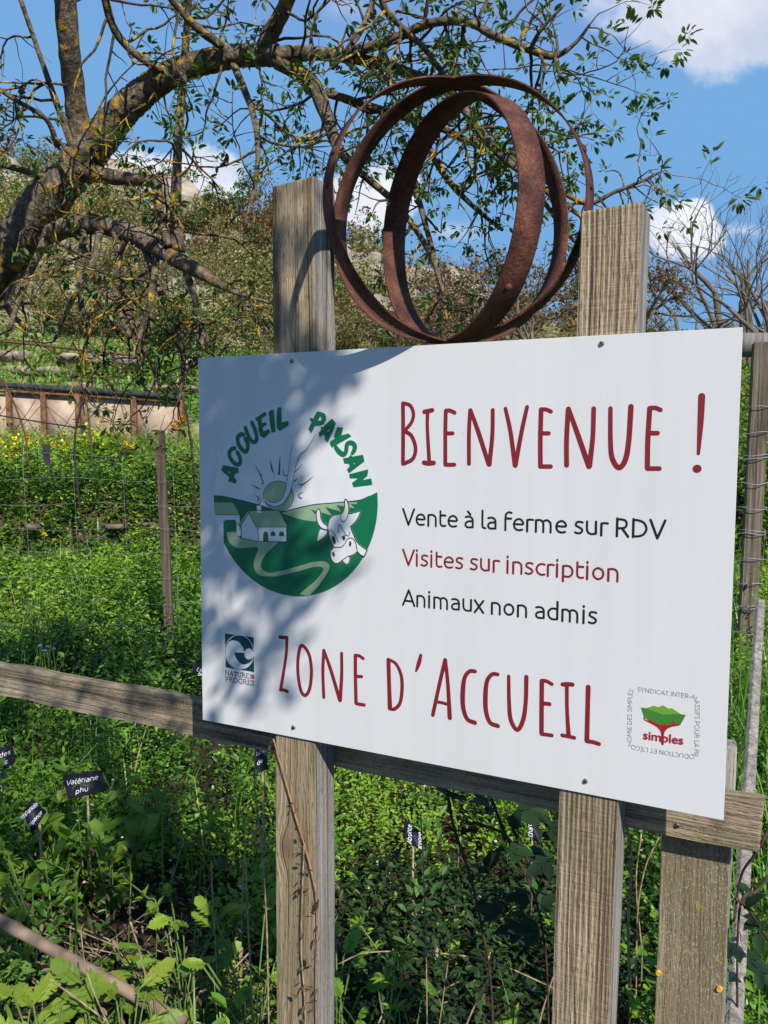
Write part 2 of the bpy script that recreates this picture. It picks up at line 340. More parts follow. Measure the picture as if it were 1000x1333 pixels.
# ---- printing: flat shapes laid a fraction of a millimetre proud of the sheet
class Print:
    def __init__(s): s.g = Geo(); s.mats = []; s.k = 0
    def mi(s, m):
        if MAT[m] not in s.mats: s.mats.append(MAT[m])
        return s.mats.index(MAT[m])
    def lift(s, lay): s.k += 1; return -(0.0002 + lay * 0.00012 + (s.k % 40) * 0.0000022)
    def poly(s, m, pts, lay=0, holes=(), plane=False):
        y = s.lift(lay)
        loops = [pts] + list(holes)
        if not plane: loops = [[sp(*p) for p in lp] for lp in loops]
        vs_ = [[Vector((p[0], p[1], 0)) for p in lp] for lp in loops]
        tri = tessellate_polygon(vs_); allv = [p for lp in loops for p in lp]
        f = []
        for t in tri:
            a, b_, c_ = (allv[i] for i in t)
            ar = (b_[0] - a[0]) * (c_[1] - a[1]) - (b_[1] - a[1]) * (c_[0] - a[0])
            if abs(ar) < 1e-12: continue
            f.append(tuple(t) if ar > 0 else tuple(reversed(t)))
        s.g.add([(p[0], y, p[1] + GZ) for p in allv], f, s.mi(m))
    def stroke(s, m, pts, w, lay=0, n=7, closed=False, straight=False, plane=False):
        if isinstance(w, (int, float)): w = [w] * len(pts)
        if len(w) < len(pts): w = list(np.interp(np.linspace(0, 1, len(pts)), np.linspace(0, 1, len(w)), w))
        q = [(p[0], p[1], ww) for p, ww in zip(pts, w)]
        q = q if straight else catmull(q, n, closed)
        if not plane:
            r = []
            for p in q:
                a = sp(p[0], p[1]); sc = (abs(sp(p[0] + 1, p[1])[0] - a[0]) + abs(sp(p[0], p[1] + 1)[1] - a[1])) / 2
                r.append((a[0], a[1], p[2] * sc / 2))
            q = r
        else: q = [(p[0], p[1], p[2] / 2) for p in q]
        if closed: q.append(q[0])
        L, R = [], []
        N = len(q)
        for i, (x, z, h) in enumerate(q):
            a, b_ = q[max(i - 1, 0)], q[min(i + 1, N - 1)]
            if closed and i in (0, N - 1): a, b_ = q[N - 2], q[1]
            dx, dz = b_[0] - a[0], b_[1] - a[1]; l = math.hypot(dx, dz) or 1
            L.append((x - dz / l * h, z + dx / l * h)); R.append((x + dz / l * h, z - dx / l * h))
        y = s.lift(lay); V = []; Fc = []
        for i in range(N): V += [L[i], R[i]]
        for i in range(N - 1): Fc.append((2 * i + 1, 2 * i + 3, 2 * i + 2, 2 * i))
        if not closed:
            for (i, sg) in ((0, -1), (N - 1, 1)):
                x, z, h = q[i]; a, b_ = q[max(i - 1, 0)], q[min(i + 1, N - 1)]
                ang = math.atan2(b_[1] - a[1], b_[0] - a[0]); k0 = len(V); cap = [2 * i + 1] if sg > 0 else [2 * i]
                for k in range(1, 8):
                    th = ang + (-PI / 2 + PI * k / 8 if sg > 0 else PI / 2 + PI * k / 8)
                    V.append((x + h * math.cos(th), z + h * math.sin(th))); cap.append(k0 + k - 1)
                cap.append(2 * i if sg > 0 else 2 * i + 1); Fc.append(tuple(cap))
        s.g.add([(p[0], y, p[1] + GZ) for p in V], Fc, s.mi(m))
    def build(s, name, parent): return s.g.build(name, None, parent, s.mats)

P = Print()
A = crop(510, 500, .19); W = .19
def S(cr, m, pts, w, sc, **k): P.stroke(m, cr(pts), [x * sc for x in (w if isinstance(w, (list, tuple)) else [w])], **k)
for pts, w in ((((78, 133), (79, 330), (78, 545)), 28), (((82, 131), (128, 148), (150, 205), (136, 262), (97, 312)), 25), (((95, 324), (138, 358), (164, 440), (145, 512), (85, 545)), 27),
               (((247, 190), (245, 300), (258, 540)), [26, 24, 28]), (((225, 190), (252, 184), (278, 179)), 30), (((222, 538), (250, 543), (288, 540)), 32),
               (((371, 183), (368, 330), (368, 550)), 28), (((372, 181), (400, 182), (432, 196)), 27), (((378, 337), (400, 338), (418, 337)), 27), (((368, 552), (400, 553), (430, 552)), 27),
               (((538, 180), (530, 340), (530, 545)), 28), (((541, 178), (598, 340), (665, 550)), [26, 32, 30]), (((693, 178), (690, 350), (670, 550)), [28, 29, 32]),
               (((780, 168), (815, 330), (845, 556)), [26, 30, 32]), (((928, 157), (892, 320), (848, 558)), [28, 30, 32])): S(A, 'red', pts, w, W)
A = crop(690, 500, .24); W = .24
for pts, w in ((((61, 138), (57, 290), (57, 445)), 26), (((62, 137), (90, 138), (114, 149)), 22), (((64, 267), (85, 267), (102, 267)), 23), (((57, 447), (85, 447), (113, 447)), 24),
               (((208, 135), (199, 300), (199, 440)), 27), (((210, 133), (262, 280), (320, 446)), [24, 28, 30]), (((346, 133), (341, 290), (323, 444)), [26, 26, 30]),
               (((437, 132), (437, 300), (446, 400), (482, 453), (518, 410), (537, 300), (548, 122)), [24, 26, 28, 30, 30, 29, 30]),
               (((650, 132), (640, 300), (637, 455)), 28), (((650, 130), (680, 129), (708, 140)), 25), (((645, 266), (670, 266), (692, 266)), 26), (((638, 458), (670, 458), (702, 458)), 26),
               (((932, 66), (926, 200), (914, 377)), [37, 33, 18])): S(A, 'red', pts, w, W)
S(A, 'red', ((906, 459), (908, 459)), 46, W)
P.build('welcome_lettering', panel)
P = Print(); A = crop(350, 815, .15); W = .15
for pts, w in ((((98, 95), (130, 99), (158, 98)), 28), (((158, 98), (150, 260), (104, 552)), [28, 26, 28]), (((101, 553), (130, 554), (163, 567)), 26),
               (((478, 212), (470, 400), (478, 616)), 29), (((480, 210), (545, 400), (616, 643)), [26, 32, 32]), (((633, 237), (633, 430), (620, 642)), [28, 30, 34]),
               (((752, 255), (753, 450), (758, 668)), 31), (((752, 254), (785, 258), (820, 281)), 27), (((762, 436), (785, 437), (807, 438)), 27), (((759, 671), (790, 678), (828, 684)), 29)): S(A, 'red', pts, w, W)
S(A, 'red', ((277, 174), (320, 192), (357, 270), (371, 400), (356, 540), (318, 601), (280, 560), (256, 430), (254, 290)), 29, W, closed=True)
A = crop(490, 840, .15)
for pts, w in ((((106, 127), (112, 350), (119, 545)), [38, 36, 42]), (((108, 122), (172, 162), (216, 260), (224, 380), (206, 500), (158, 553), (119, 548)), [24, 28, 30, 32, 30, 30, 26]),
               (((386, 87), (368, 160), (345, 224)), [28, 37, 18]), (((597, 127), (548, 340), (491, 604)), [34, 33, 33]), (((599, 127), (622, 340), (638, 628)), [34, 33, 40]), (((528, 490), (570, 498), (628, 515)), 28),
               (((857, 226), (810, 226), (768, 280), (751, 400), (755, 540), (790, 640), (856, 672)), [34, 34, 36, 42, 40, 38, 38])): S(A, 'red', pts, w, W)
P.stroke('red', [(648, 877.8), (641, 877.7), (634.4, 886), (632.2, 904), (632.8, 925), (638, 940.3), (648.3, 945)], [5.1, 5.1, 5.4, 6.3, 6, 5.7, 5.7])
A = crop(640, 860, .16); W = .16
for pts, w in ((((140, 127), (143, 330), (157, 480), (210, 563), (258, 480), (279, 330), (284, 133)), [28, 32, 36, 34, 36, 34, 36]),
               (((410, 165), (408, 350), (407, 590)), 37), (((411, 162), (447, 166), (490, 190)), 31), (((425, 348), (450, 350), (472, 353)), 33), (((408, 596), (450, 602), (490, 608)), 32),
               (((613, 200), (615, 400), (627, 606)), [32, 30, 37]), (((580, 193), (620, 191), (658, 194)), 36), (((576, 607), (625, 616), (673, 627)), 32),
               (((787, 215), (782, 400), (776, 650)), [40, 38, 40]), (((778, 655), (825, 662), (873, 677)), 35)): S(A, 'red', pts, w, W)
P.build('zone_lettering', panel)

# ---- typeset lines, from the built-in typeface turned into flat meshes
_gl = {}
def glyphs(body, off=0.0):
    key = (body, off)
    if key not in _gl:
        cu_ = bpy.data.curves.new('type', 'FONT'); cu_.body = body; cu_.offset = off; cu_.resolution_u = 6
        to = bpy.data.objects.new('type', cu_); C.objects.link(to)
        dg = bpy.context.evaluated_depsgraph_get(); dg.update()
        me = bpy.data.meshes.new_from_object(to.evaluated_get(dg))
        v = [(p.co.x, p.co.y) for p in me.vertices]; f = [tuple(q.vertices) for q in me.polygons]
        bpy.data.objects.remove(to); bpy.data.curves.remove(cu_); bpy.data.meshes.remove(me)
        _gl[key] = (v, f)
    return _gl[key]
def type_line(name, body, m, p0, p1, cap_px, cap_ratio=0.727, off=0.0, parent=None, pr=None, lay=0, base_ch=None):
    v, f = glyphs(body, off)
    a, b_ = sp(*p0), sp(*p1); c_ = sp(*cap_px)
    x0, x1 = min(p[0] for p in v), max(p[0] for p in v)
    sx = (b_[0] - a[0]) / (x1 - x0); sz = (c_[1] - a[1]) / cap_ratio; zb = a[1]
    dz = (b_[1] - a[1])
    pr_ = pr or Print(); y = pr_.lift(lay)
    vv = [(a[0] + (p[0] - x0) * sx, y, GZ + zb + p[1] * sz + dz * (p[0] - x0) / (x1 - x0)) for p in v]
    ff = []
    for q in f:
        A_ = sum(vv[q[i]][0] * vv[q[(i + 1) % len(q)]][2] - vv[q[(i + 1) % len(q)]][0] * vv[q[i]][2] for i in range(len(q)))
        ff.append(q if A_ > 0 else tuple(reversed(q)))
    pr_.g.add(vv, ff, pr_.mi(m))
    if pr is None: pr_.build(name, parent)
# humanist sans lower case for the three small lines: centre lines on a 1 em grid (x-height .52, capitals .69)
SANS = {'V': (.60, [[(.03, .69), (.30, 0)], [(.30, 0), (.57, .69)]]), 'A': (.65, [[(.04, 0), (.325, .69)], [(.325, .69), (.61, 0)], [(.14, .20), (.51, .20)]]),
 'R': (.62, [[(.11, 0), (.11, .69)], [(.11, .655), (.26, .66), (.42, .62), (.475, .49), (.42, .36), (.26, .315), (.11, .315)], [(.30, .32), (.54, 0)]]),
 'D': (.72, [[(.11, 0), (.11, .69)], [(.11, .655), (.28, .655), (.50, .57), (.605, .345), (.50, .12), (.28, .035), (.11, .035)]]),
 'e': (.56, [[(.10, .275), (.465, .275), (.45, .40), (.38, .465), (.29, .485), (.15, .42), (.09, .265), (.13, .11), (.24, .035), (.34, .03), (.45, .055)]]),
 'n': (.57, [[(.10, 0), (.10, .47)], [(.10, .465), (.20, .483), (.32, .48), (.43, .40), (.455, .26), (.455, 0)]]), 'u': (.57, [[(.455, .52), (.455, .05)], [(.10, .52), (.10, .26), (.13, .11), (.24, .035), (.35, .033), (.455, .055)]]),
 'm': (.86, [[(.10, 0), (.10, .47)], [(.10, .465), (.19, .483), (.29, .48), (.39, .40), (.41, .26), (.41, 0)], [(.40, .43), (.48, .475), (.58, .483), (.69, .40), (.715, .26), (.715, 0)]]),
 't': (.39, [[(.10, .66), (.10, .18), (.15, .06), (.25, .03), (.34, .05)], [(.10, .485), (.33, .485)]]), 'l': (.27, [[(.10, .77), (.10, .17), (.14, .06), (.235, .035)]]),
 'a': (.52, [[(.09, .465), (.20, .488), (.32, .47), (.40, .39), (.415, .28), (.415, .04)], [(.415, .295), (.28, .295), (.14, .25), (.085, .155), (.13, .06), (.24, .033), (.415, .05)]]),
 'f': (.38, [[(.10, 0), (.10, .54), (.14, .68), (.24, .745), (.36, .725)], [(.10, .485), (.34, .485)]]), 'r': (.37, [[(.10, 0), (.10, .46)], [(.10, .455), (.20, .485), (.345, .475)]]),
 's': (.44, [[(.36, .465), (.27, .49), (.16, .48), (.10, .42), (.11, .33), (.22, .275), (.33, .21), (.35, .13), (.29, .055), (.18, .03), (.07, .06)]]), 'i': (.26, [[(.11, 0), (.11, .52)], [(.11, .665), (.11, .70)]]),
 'c': (.47, [[(.43, .465), (.31, .485), (.17, .43), (.09, .265), (.16, .10), (.30, .033), (.43, .055)]]), 'o': (.59, [[(.29, .485), (.15, .42), (.09, .26), (.15, .10), (.29, .035), (.43, .10), (.49, .26), (.43, .42), (.29, .485)]]),
 'p': (.58, [[(.10, -.16), (.10, .47)], [(.10, .46), (.24, .485), (.38, .455), (.475, .33), (.47, .17), (.38, .06), (.25, .033), (.10, .055)]]), 'd': (.58, [[(.465, .77), (.465, .05)], [(.465, .46), (.33, .485), (.19, .455), (.095, .33), (.10, .17), (.19, .06), (.32, .033), (.465, .055)]]),
 'x': (.51, [[(.06, .52), (.45, 0)], [(.45, .52), (.06, 0)]]), ' ': (.23, [])}
def sans(pr, body, m, p0, p1, capx, w=.097, cap=.69, lay=0):
    a, b_, c_ = sp(*p0), sp(*p1), sp(*capx); txt = body.replace('à', 'a')
    x0 = min(p[0] for q in SANS[txt[0]][1] for p in q) - w * .3
    tot = sum(SANS[ch][0] for ch in txt) - x0 - (SANS[txt[-1]][0] - max(p[0] for q in SANS[txt[-1]][1] for p in q)) + w * .3
    sx = (b_[0] - a[0]) / tot; sz = (c_[1] - a[1]) / cap; x = -x0; zz = lambda u: a[1] + (b_[1] - a[1]) * u / tot
    for k, ch in enumerate(txt):
        qs = list(SANS[ch][1])
        if body[k] == 'à': qs.append([(.19, .70), (.30, .58)])
        for q in qs: pr.stroke(m, [(a[0] + (x + p[0]) * sx, zz(x) + p[1] * sz) for p in q], w * sz * (.92 if len(q) > 2 else 1), lay, n=4, plane=True, straight=len(q) == 2)
        x += SANS[ch][0]
for nm, body, m, p0, p1, cp in (('sales_lettering', 'Vente à la ferme sur RDV', 'black', (524.0, 682.8), (866.5, 701.3), (524.0, 662.4)), ('visit_lettering', 'Visites sur inscription', 'red', (524.0, 735), (804.8, 757), (524.0, 715.2)),
                                ('animal_lettering', 'Animaux non admis', 'black', (524, 787.3), (777, 812.8), (524.2, 767.6))):
    P = Print(); sans(P, body, m, p0, p1, cp); P.build(nm, panel)

# ---- round green farm emblem
P = Print()
ca, cb = sp(279.2, 650), sp(491.8, 645); ctop, cbot = sp(385, 523.2), sp(392, 777.2)
CX, CZ = (ca[0] + cb[0]) / 2, (ctop[1] + cbot[1]) / 2; CR = (abs(cb[0] - ca[0]) + abs(ctop[1] - cbot[1])) / 4
def arc(a0, a1, n=40): return [(CX + CR * math.cos(a0 + (a1 - a0) * i / n), CZ + CR * math.sin(a0 + (a1 - a0) * i / n)) for i in range(n + 1)]
def ang(px, py): q = sp(px, py); return math.atan2(q[1] - CZ, q[0] - CX)
P.poly('sticker', arc(0, 2 * PI * 79 / 80, 79), 0, plane=True)
H1, H2, FE, FA, FP = crop(275, 620, .12), crop(390, 640, .11), crop(270, 510, .23), crop(280, 525, .11), crop(390, 525, .11)
PL = lambda q: [sp(*p) for p in q]
# sun disc
sx_, sz_ = sp(362.7, 645.7); srad = abs(sp(382.2, 645.7)[0] - sp(343.2, 645.7)[0]) / 2
srz = sp(362.7, 626.3)[1] - sz_
disc = [(sx_ + srad * math.cos(2 * PI * i / 48), sz_ + srz * math.sin(2 * PI * i / 48)) for i in range(48)]
P.poly('dgreen', [(sx_ + (srad + .0008) * math.cos(2 * PI * i / 48), sz_ + (srz + .0008) * math.sin(2 * PI * i / 48)) for i in range(48)], 1, plane=True)
P.poly('lgreen', disc, 2, plane=True)
# land
hor = H1([(36, 210), (120, 215), (250, 242), (400, 278), (560, 322), (660, 362), (760, 385)]) + H2([(0, 188), (90, 168), (180, 150), (290, 140), (400, 132), (560, 118), (660, 108), (740, 92), (830, 52)])
horp = catmull(PL(hor), 5)
aR, aL = ang(490.8, 640.5), ang(279.4, 645.5)
land = horp + arc(aR, aL - 2 * PI if aL > 0 else aL, 60)
P.poly('green', land, 3, plane=True)
P.stroke('dgreen', [(p[0], p[1]) for p in horp], 0.0011, 4, straight=True, plane=True)
P.poly('lgreen', H1([(768, 396)]) + H2([(0, 196), (100, 174), (190, 157), (300, 147), (400, 140), (520, 130), (680, 124), (685, 145), (605, 147), (657, 196), (540, 178), (435, 155), (500, 240), (300, 178), (385, 282), (130, 208), (205, 285), (200, 352), (110, 345), (50, 335), (0, 322)]) + H1([(880, 440)]), 4)
# road
road_o = catmull(H1([(735, 715), (660, 780), (600, 840), (550, 920), (545, 985), (590, 1034), (660, 1044), (800, 1015), (960, 972)]) + H2([(60, 862), (150, 835), (270, 823), (335, 842), (358, 885), (335, 955), (240, 1100), (110, 1238)]), 4)
road_i = catmull(H2([(5, 1212), (80, 1145), (180, 1065), (255, 975), (284, 915), (250, 887), (150, 895), (20, 932)]) + H1([(740, 1080), (620, 1083), (540, 1078), (485, 1035), (464, 950), (490, 850), (512, 800), (505, 772), (480, 766), (380, 775), (285, 775), (200, 715), (166, 605)]), 4)
P.poly('lgreen', road_o + road_i + H1([(285, 605), (290, 648), (330, 668), (520, 706)]), 4)
# barn
barn = [sp(*p) for p in H1([(326, 645), (283, 645), (277, 492), (258, 471), (158, 471), (136, 492), (138, 660), (143, 712)])]
a0, a1 = ang(*H1([(143, 712)])[0]), ang(*H1([(50, 418)])[0])
if a1 < a0: a0 -= 0
a1 = a1 if abs(a1 - a0) < PI else a1 - math.copysign(2 * PI, a1 - a0)
P.poly('sticker', [sp(*p) for p in H1([(312, 418)])] + barn[:1] + barn[1:] + arc(a0, a1, 10)[1:], 5, plane=True)
P.poly('lgreen', H1([(39, 282), (240, 286), (313, 415), (53, 416), (44, 350)]), 6)
P.stroke('dgreen', H1([(55, 418), (312, 418)]), .6, 7, straight=True); P.stroke('dgreen', H1([(313, 416), (326, 520), (285, 645), (328, 646)]), .45, 7, straight=True)
# farmhouse
P.poly('sticker', H1([(407, 392), (490, 548), (822, 550), (824, 709), (516, 706), (332, 668), (328, 532)]), 6)
P.poly('lgreen', H1([(405, 370), (741, 369), (839, 549), (489, 549)]), 7); P.poly('lgreen', H1([(394, 378), (411, 400), (324, 540), (297, 530)]), 7)
P.poly('sticker', H1([(494, 314), (549, 314), (553, 399), (499, 399)]), 8)
for q in ([(568, 706), (569, 622), (580, 604), (597, 598), (614, 604), (622, 622), (626, 707)], [(650, 646), (650, 616), (660, 602), (675, 597), (692, 602), (701, 616), (701, 647)], [(741, 648), (741, 616), (752, 602), (768, 597), (786, 602), (796, 616), (796, 649)]): P.poly('green', H1(q), 8)
for q in ([(405, 370), (741, 369)], [(741, 369), (839, 549)], [(839, 549), (489, 549)], [(405, 372), (489, 549)], [(394, 378), (297, 530)], [(297, 530), (324, 540)], [(324, 540), (408, 402)], [(330, 535), (333, 668)], [(333, 668), (516, 706), (824, 709)], [(822, 550), (824, 709)], [(512, 552), (515, 706)],
          [(494, 314), (549, 314), (553, 399), (499, 399), (494, 314)]): P.stroke('dgreen', H1(q), .62, 9, straight=True)
# smoke and rays
left = catmull(FE([(482, 292), (474, 350), (465, 420), (455, 490), (445, 555), (422, 608), (385, 628), (345, 620), (318, 603), (302, 612), (291, 640)]), 5)
right = catmull(FE([(294, 640), (312, 617), (330, 620), (355, 640), (390, 648), (430, 632), (462, 585), (478, 540), (486, 505), (494, 460), (507, 405), (530, 352), (560, 332), (590, 285), (618, 235)]), 5)
P.poly('sticker', left + right, 5)
P.stroke('dgreen', left, .5, 6, straight=True); P.stroke('dgreen', right, .55, 6, straight=True)
for q, w in (([(272, 415), (296, 458), (318, 480)], [.3, .9, .3]), ([(296, 458), (318, 515), (306, 520)], [.8, 1.1, .4]), ([(357, 385), (366, 430), (372, 455)], [.3, 1.6, .5]), ([(372, 440), (384, 494)], [.4, .3]), ([(413, 360), (410, 420), (407, 464)], [.3, 1.3, 2.6]),
             ([(250, 525), (278, 540), (305, 550)], [.4, 1.1, .4]), ([(275, 538), (291, 556)], [.5, .3]), ([(272, 585), (291, 600), (284, 622)], [.4, 1.1, .5]), ([(430, 440), (436, 472), (455, 472)], [.5, .9, .6]), ([(497, 452), (516, 436), (538, 410)], [.8, .6, .3]), ([(495, 507), (512, 486)], [1.6, .4]),
             ([(512, 525), (545, 522), (600, 480)], [.4, 1.2, .3]), ([(545, 522), (524, 548)], [.6, .3]), ([(543, 567), (520, 580), (524, 598), (542, 603)], [.4, 1.1, 1.1, .4])): P.stroke('dgreen', FE(q), w, 6)
# cow
cow = {'head': [(350, 475), (343, 420), (350, 370), (370, 315), (410, 280), (450, 273), (500, 262), (560, 262), (590, 264), (660, 250), (722, 235), (700, 300), (660, 360), (612, 412), (625, 465), (640, 505), (680, 590), (730, 640), (796, 688), (801, 692), (800, 696), (775, 752), (770, 762), (764, 763), (720, 740), (692, 710), (640, 745), (580, 765), (520, 802), (470, 840), (425, 846), (390, 810), (374, 755), (375, 705), (410, 655), (385, 590), (358, 525)],
       'horn_l': [(230, 203), (250, 240), (256, 310), (285, 370), (335, 405), (332, 450), (265, 428), (220, 365), (204, 280), (212, 230)],
       'horn_r': [(545, 88), (575, 125), (588, 190), (584, 260), (568, 315), (535, 352), (500, 340), (487, 310), (500, 270), (530, 230), (543, 165)],
       'ear': [(252, 443), (300, 452), (338, 470), (300, 530), (215, 587), (220, 530), (235, 475)], 'tongue': [(515, 812), (545, 775), (598, 770), (592, 830), (565, 860), (540, 845)]}
for k in ('ear', 'horn_l', 'tongue', 'head', 'horn_r'):
    cc = catmull(H2(cow[k]), 3, True)
    mx, my = sum(p[0] for p in cc) / len(cc), sum(p[1] for p in cc) / len(cc)
    P.stroke('lgreen', cc, 2.3, 5, closed=True, straight=True); P.stroke('green', cc, 1.7, 6, closed=True, straight=True)
for k in ('ear', 'horn_l', 'tongue', 'head', 'horn_r'):
    cc = catmull(H2(cow[k]), 3, True); l_ = {'head': 9, 'horn_r': 11}.get(k, 7)
    P.poly('sticker', cc, l_); P.stroke('dgreen', cc, .85, l_ + 1, closed=True, straight=True)
for q, w in (([(408, 657), (460, 655), (505, 654), (535, 625), (560, 582), (585, 553), (620, 547), (655, 573), (678, 630), (690, 708)], .95), ([(355, 475), (375, 452), (420, 500), (470, 600)], .7), ([(470, 488), (466, 420), (485, 392), (520, 450), (560, 512), (590, 520), (600, 476)], .8),
             ([(500, 545), (520, 525), (556, 515)], .7), ([(612, 412), (598, 412)], .8)): P.stroke('dgreen', H2(q), w, 12)
def ell(cx, cy, rx, ry, t, m, fr):
    q = [(cx + rx * math.cos(w) * math.cos(t) - ry * math.sin(w) * math.sin(t), cy + rx * math.cos(w) * math.sin(t) + ry * math.sin(w) * math.cos(t)) for w in (2 * PI * i / 18 for i in range(18))]
    P.poly(m, fr(q), 13)
ell(414, 570, 20, 50, -0.25, 'dgreen', H2); ell(410, 738, 13, 30, -0.3, 'dgreen', H2); ell(607, 615, 13, 31, 0.05, 'dgreen', H2); ell(532, 548, 17, 25, 0, 'dgreen', H2)
# emblem lettering
for q, hole in (([(100, 730), (135, 736), (278, 765), (278, 825), (238, 832), (225, 870), (262, 915), (235, 952), (195, 927), (157, 925), (175, 880), (75, 790)], [(150, 802), (185, 812), (180, 830)]),
                ([(475, 185), (500, 165), (595, 100), (610, 118), (605, 145), (550, 180), (555, 235), (605, 225), (615, 250), (565, 285), (575, 335), (640, 303), (655, 330), (650, 350), (582, 412), (535, 385), (520, 320), (508, 300), (520, 285), (505, 215)], None),
                ([(637, 95), (690, 72), (700, 110), (720, 335), (672, 348), (655, 250)], None), ([(740, 60), (765, 45), (788, 47), (790, 230), (860, 206), (875, 235), (865, 265), (770, 328), (735, 295), (730, 180)], None)):
    P.poly('green', FA(q), 5, [FA(hole)] if hole else ())
for q, w in (([(236, 532), (195, 545), (170, 595), (192, 660), (235, 712), (278, 722), (302, 690), (295, 635), (268, 582)], 5.1), ([(338, 370), (300, 370), (270, 415), (285, 490), (325, 550), (365, 570), (390, 530), (387, 470), (362, 420)], 5.3), ([(362, 290), (395, 380), (440, 450), (485, 450), (495, 395), (472, 305), (440, 228)], 5)): P.stroke('green', FA(q), w, 5)
for q, hole in (([(210, 95), (270, 105), (305, 125), (318, 160), (318, 195), (292, 245), (240, 265), (190, 262), (142, 355), (108, 300), (145, 225), (125, 185), (135, 172), (165, 182)], [(248, 150), (268, 182), (255, 205), (222, 205)]),
                ([(388, 180), (435, 235), (340, 462), (302, 435), (310, 395), (290, 365), (240, 398), (228, 350), (258, 315), (255, 275), (275, 282)], [(362, 300), (350, 335), (325, 345), (337, 318)]),
                ([(450, 282), (520, 285), (500, 380), (580, 355), (618, 388), (385, 522), (362, 470), (368, 450), (425, 415), (410, 390)], None),
                ([(520, 650), (585, 640), (610, 603), (625, 630), (755, 608), (772, 685), (590, 825), (565, 780), (595, 750), (590, 712), (535, 710)], [(638, 705), (682, 696), (640, 719)]),
                ([(592, 838), (818, 780), (808, 855), (745, 908), (852, 888), (865, 962), (645, 990), (625, 940), (700, 885), (600, 885)], None)):
    P.poly('green', FP(q), 5, [FP(hole)] if hole else ())
P.stroke('green', FP([(432, 518), (465, 565), (515, 602), (550, 580), (560, 520), (570, 480), (615, 465), (655, 495), (655, 545), (632, 585)]), [5.2, 6.2, 6.2, 5.6, 5.6, 5.6, 5.6, 5.8, 5.8, 5], 5)
P.build('farm_emblem', panel)

# ---- square teal emblem
P = Print(); N1 = crop(280, 810, .12)
P.poly('sticker', N1([(96, 104), (432, 148), (437, 692), (104, 652)]), 0); P.poly('teal', N1([(108, 120), (421, 162), (425, 541), (118, 489)]), 1)
P.stroke('sticker', N1([(266 + 156 * math.cos(w), 322 + 8 * math.cos(w) + 184 * math.sin(w)) for w in (2 * PI * i / 40 for i in range(40))]), .9, 2, closed=True, straight=True)
P.poly('sticker', catmull(N1([(318, 332), (312, 300), (298, 262), (262, 215), (205, 195), (150, 215), (120, 285), (124, 370), (160, 440), (220, 492), (290, 508), (350, 492), (390, 455), (414, 412), (370, 442), (310, 458), (262, 430), (226, 375), (216, 326)]), 2, True), 3)
P.poly('sticker', N1([(370 + 50 * math.cos(w), 343 + 60 * math.sin(w)) for w in (2 * PI * i / 24 for i in range(24))]), 4)
P.stroke('teal', N1([(316, 330), (322, 370), (345, 402)]), .7, 5); P.poly('oxred', N1([(385, 566), (426, 570), (426, 616), (385, 611)]), 1)
P.stroke('sticker', N1([(418, 585), (400, 580), (395, 593), (408, 597), (396, 603), (412, 607)]), .35, 2)
# a small serif alphabet drawn with strokes: (x, y) on a 0..1 cap-height grid, w = advance
SER = {'N': (.8, [[(.12, 0), (.12, 1)], [(.12, 1), (.68, 0)], [(.68, 0), (.68, 1)], [(0, 0), (.24, 0)], [(0, 1), (.16, 1)], [(.56, 1), (.8, 1)]]),
       'A': (.78, [[(.1, 0), (.38, 1)], [(.38, 1), (.66, 0)], [(.2, .36), (.56, .36)], [(0, 0), (.2, 0)], [(.54, 0), (.78, 0)]]),
       'T': (.66, [[(.33, 0), (.33, 1)], [(.02, 1), (.64, 1)], [(.02, 1), (.02, .82)], [(.64, 1), (.64, .82)], [(.2, 0), (.46, 0)]]),
       'U': (.76, [[(.12, 1), (.12, .35), (.2, .06), (.38, 0), (.56, .06), (.64, .35), (.64, 1)], [(0, 1), (.24, 1)], [(.52, 1), (.76, 1)]]),
       'R': (.72, [[(.12, 0), (.12, 1)], [(.12, 1), (.42, .98), (.54, .76), (.42, .54), (.12, .5)], [(.34, .5), (.66, 0)], [(0, 0), (.24, 0)], [(.58, 0), (.74, 0)], [(0, 1), (.14, 1)]]),
       'E': (.62, [[(.12, 0), (.12, 1)], [(.02, 1), (.54, 1)], [(.54, 1), (.54, .82)], [(.12, .52), (.42, .52)], [(.02, 0), (.56, 0)], [(.56, 0), (.58, .2)]]),
       'P': (.62, [[(.12, 0), (.12, 1)], [(.12, 1), (.42, .98), (.54, .74), (.42, .5), (.12, .46)], [(0, 0), (.26, 0)], [(0, 1), (.14, 1)]]),
       'O': (.82, [[(.4, 1), (.14, .84), (.06, .5), (.14, .16), (.4, 0), (.66, .16), (.74, .5), (.66, .84), (.4, 1)]]),
       'G': (.78, [[(.66, .82), (.56, .96), (.38, 1), (.14, .84), (.06, .5), (.14, .16), (.4, 0), (.64, .08), (.64, .42)], [(.5, .44), (.76, .44)], [(.67, .98), (.67, .76)]]),
       'S': (.52, [[(.42, .8), (.36, .96), (.22, 1), (.08, .88), (.1, .66), (.28, .5), (.42, .34), (.42, .1), (.24, 0), (.1, .04), (.06, .2)]])}
def serif(txt, p0, p1, capx):
    a, b_, c_ = sp(*p0), sp(*p1), sp(*capx); tot = sum(SER[ch][0] + .06 for ch in txt); sx = (b_[0] - a[0]) / tot; sz = c_[1] - a[1]; x = 0
    for ch in txt:
        adv, strokes = SER[ch]
        for q in strokes:
            pts = [(a[0] + (x + p[0]) * sx, a[1] + (b_[1] - a[1]) * (x / tot) + p[1] * sz) for p in q]
            P.stroke('black', pts, [0.0008] if abs(q[0][1] - q[-1][1]) < .3 and len(q) == 2 else [0.00125], 2, n=3, plane=True)
        x += adv + .06
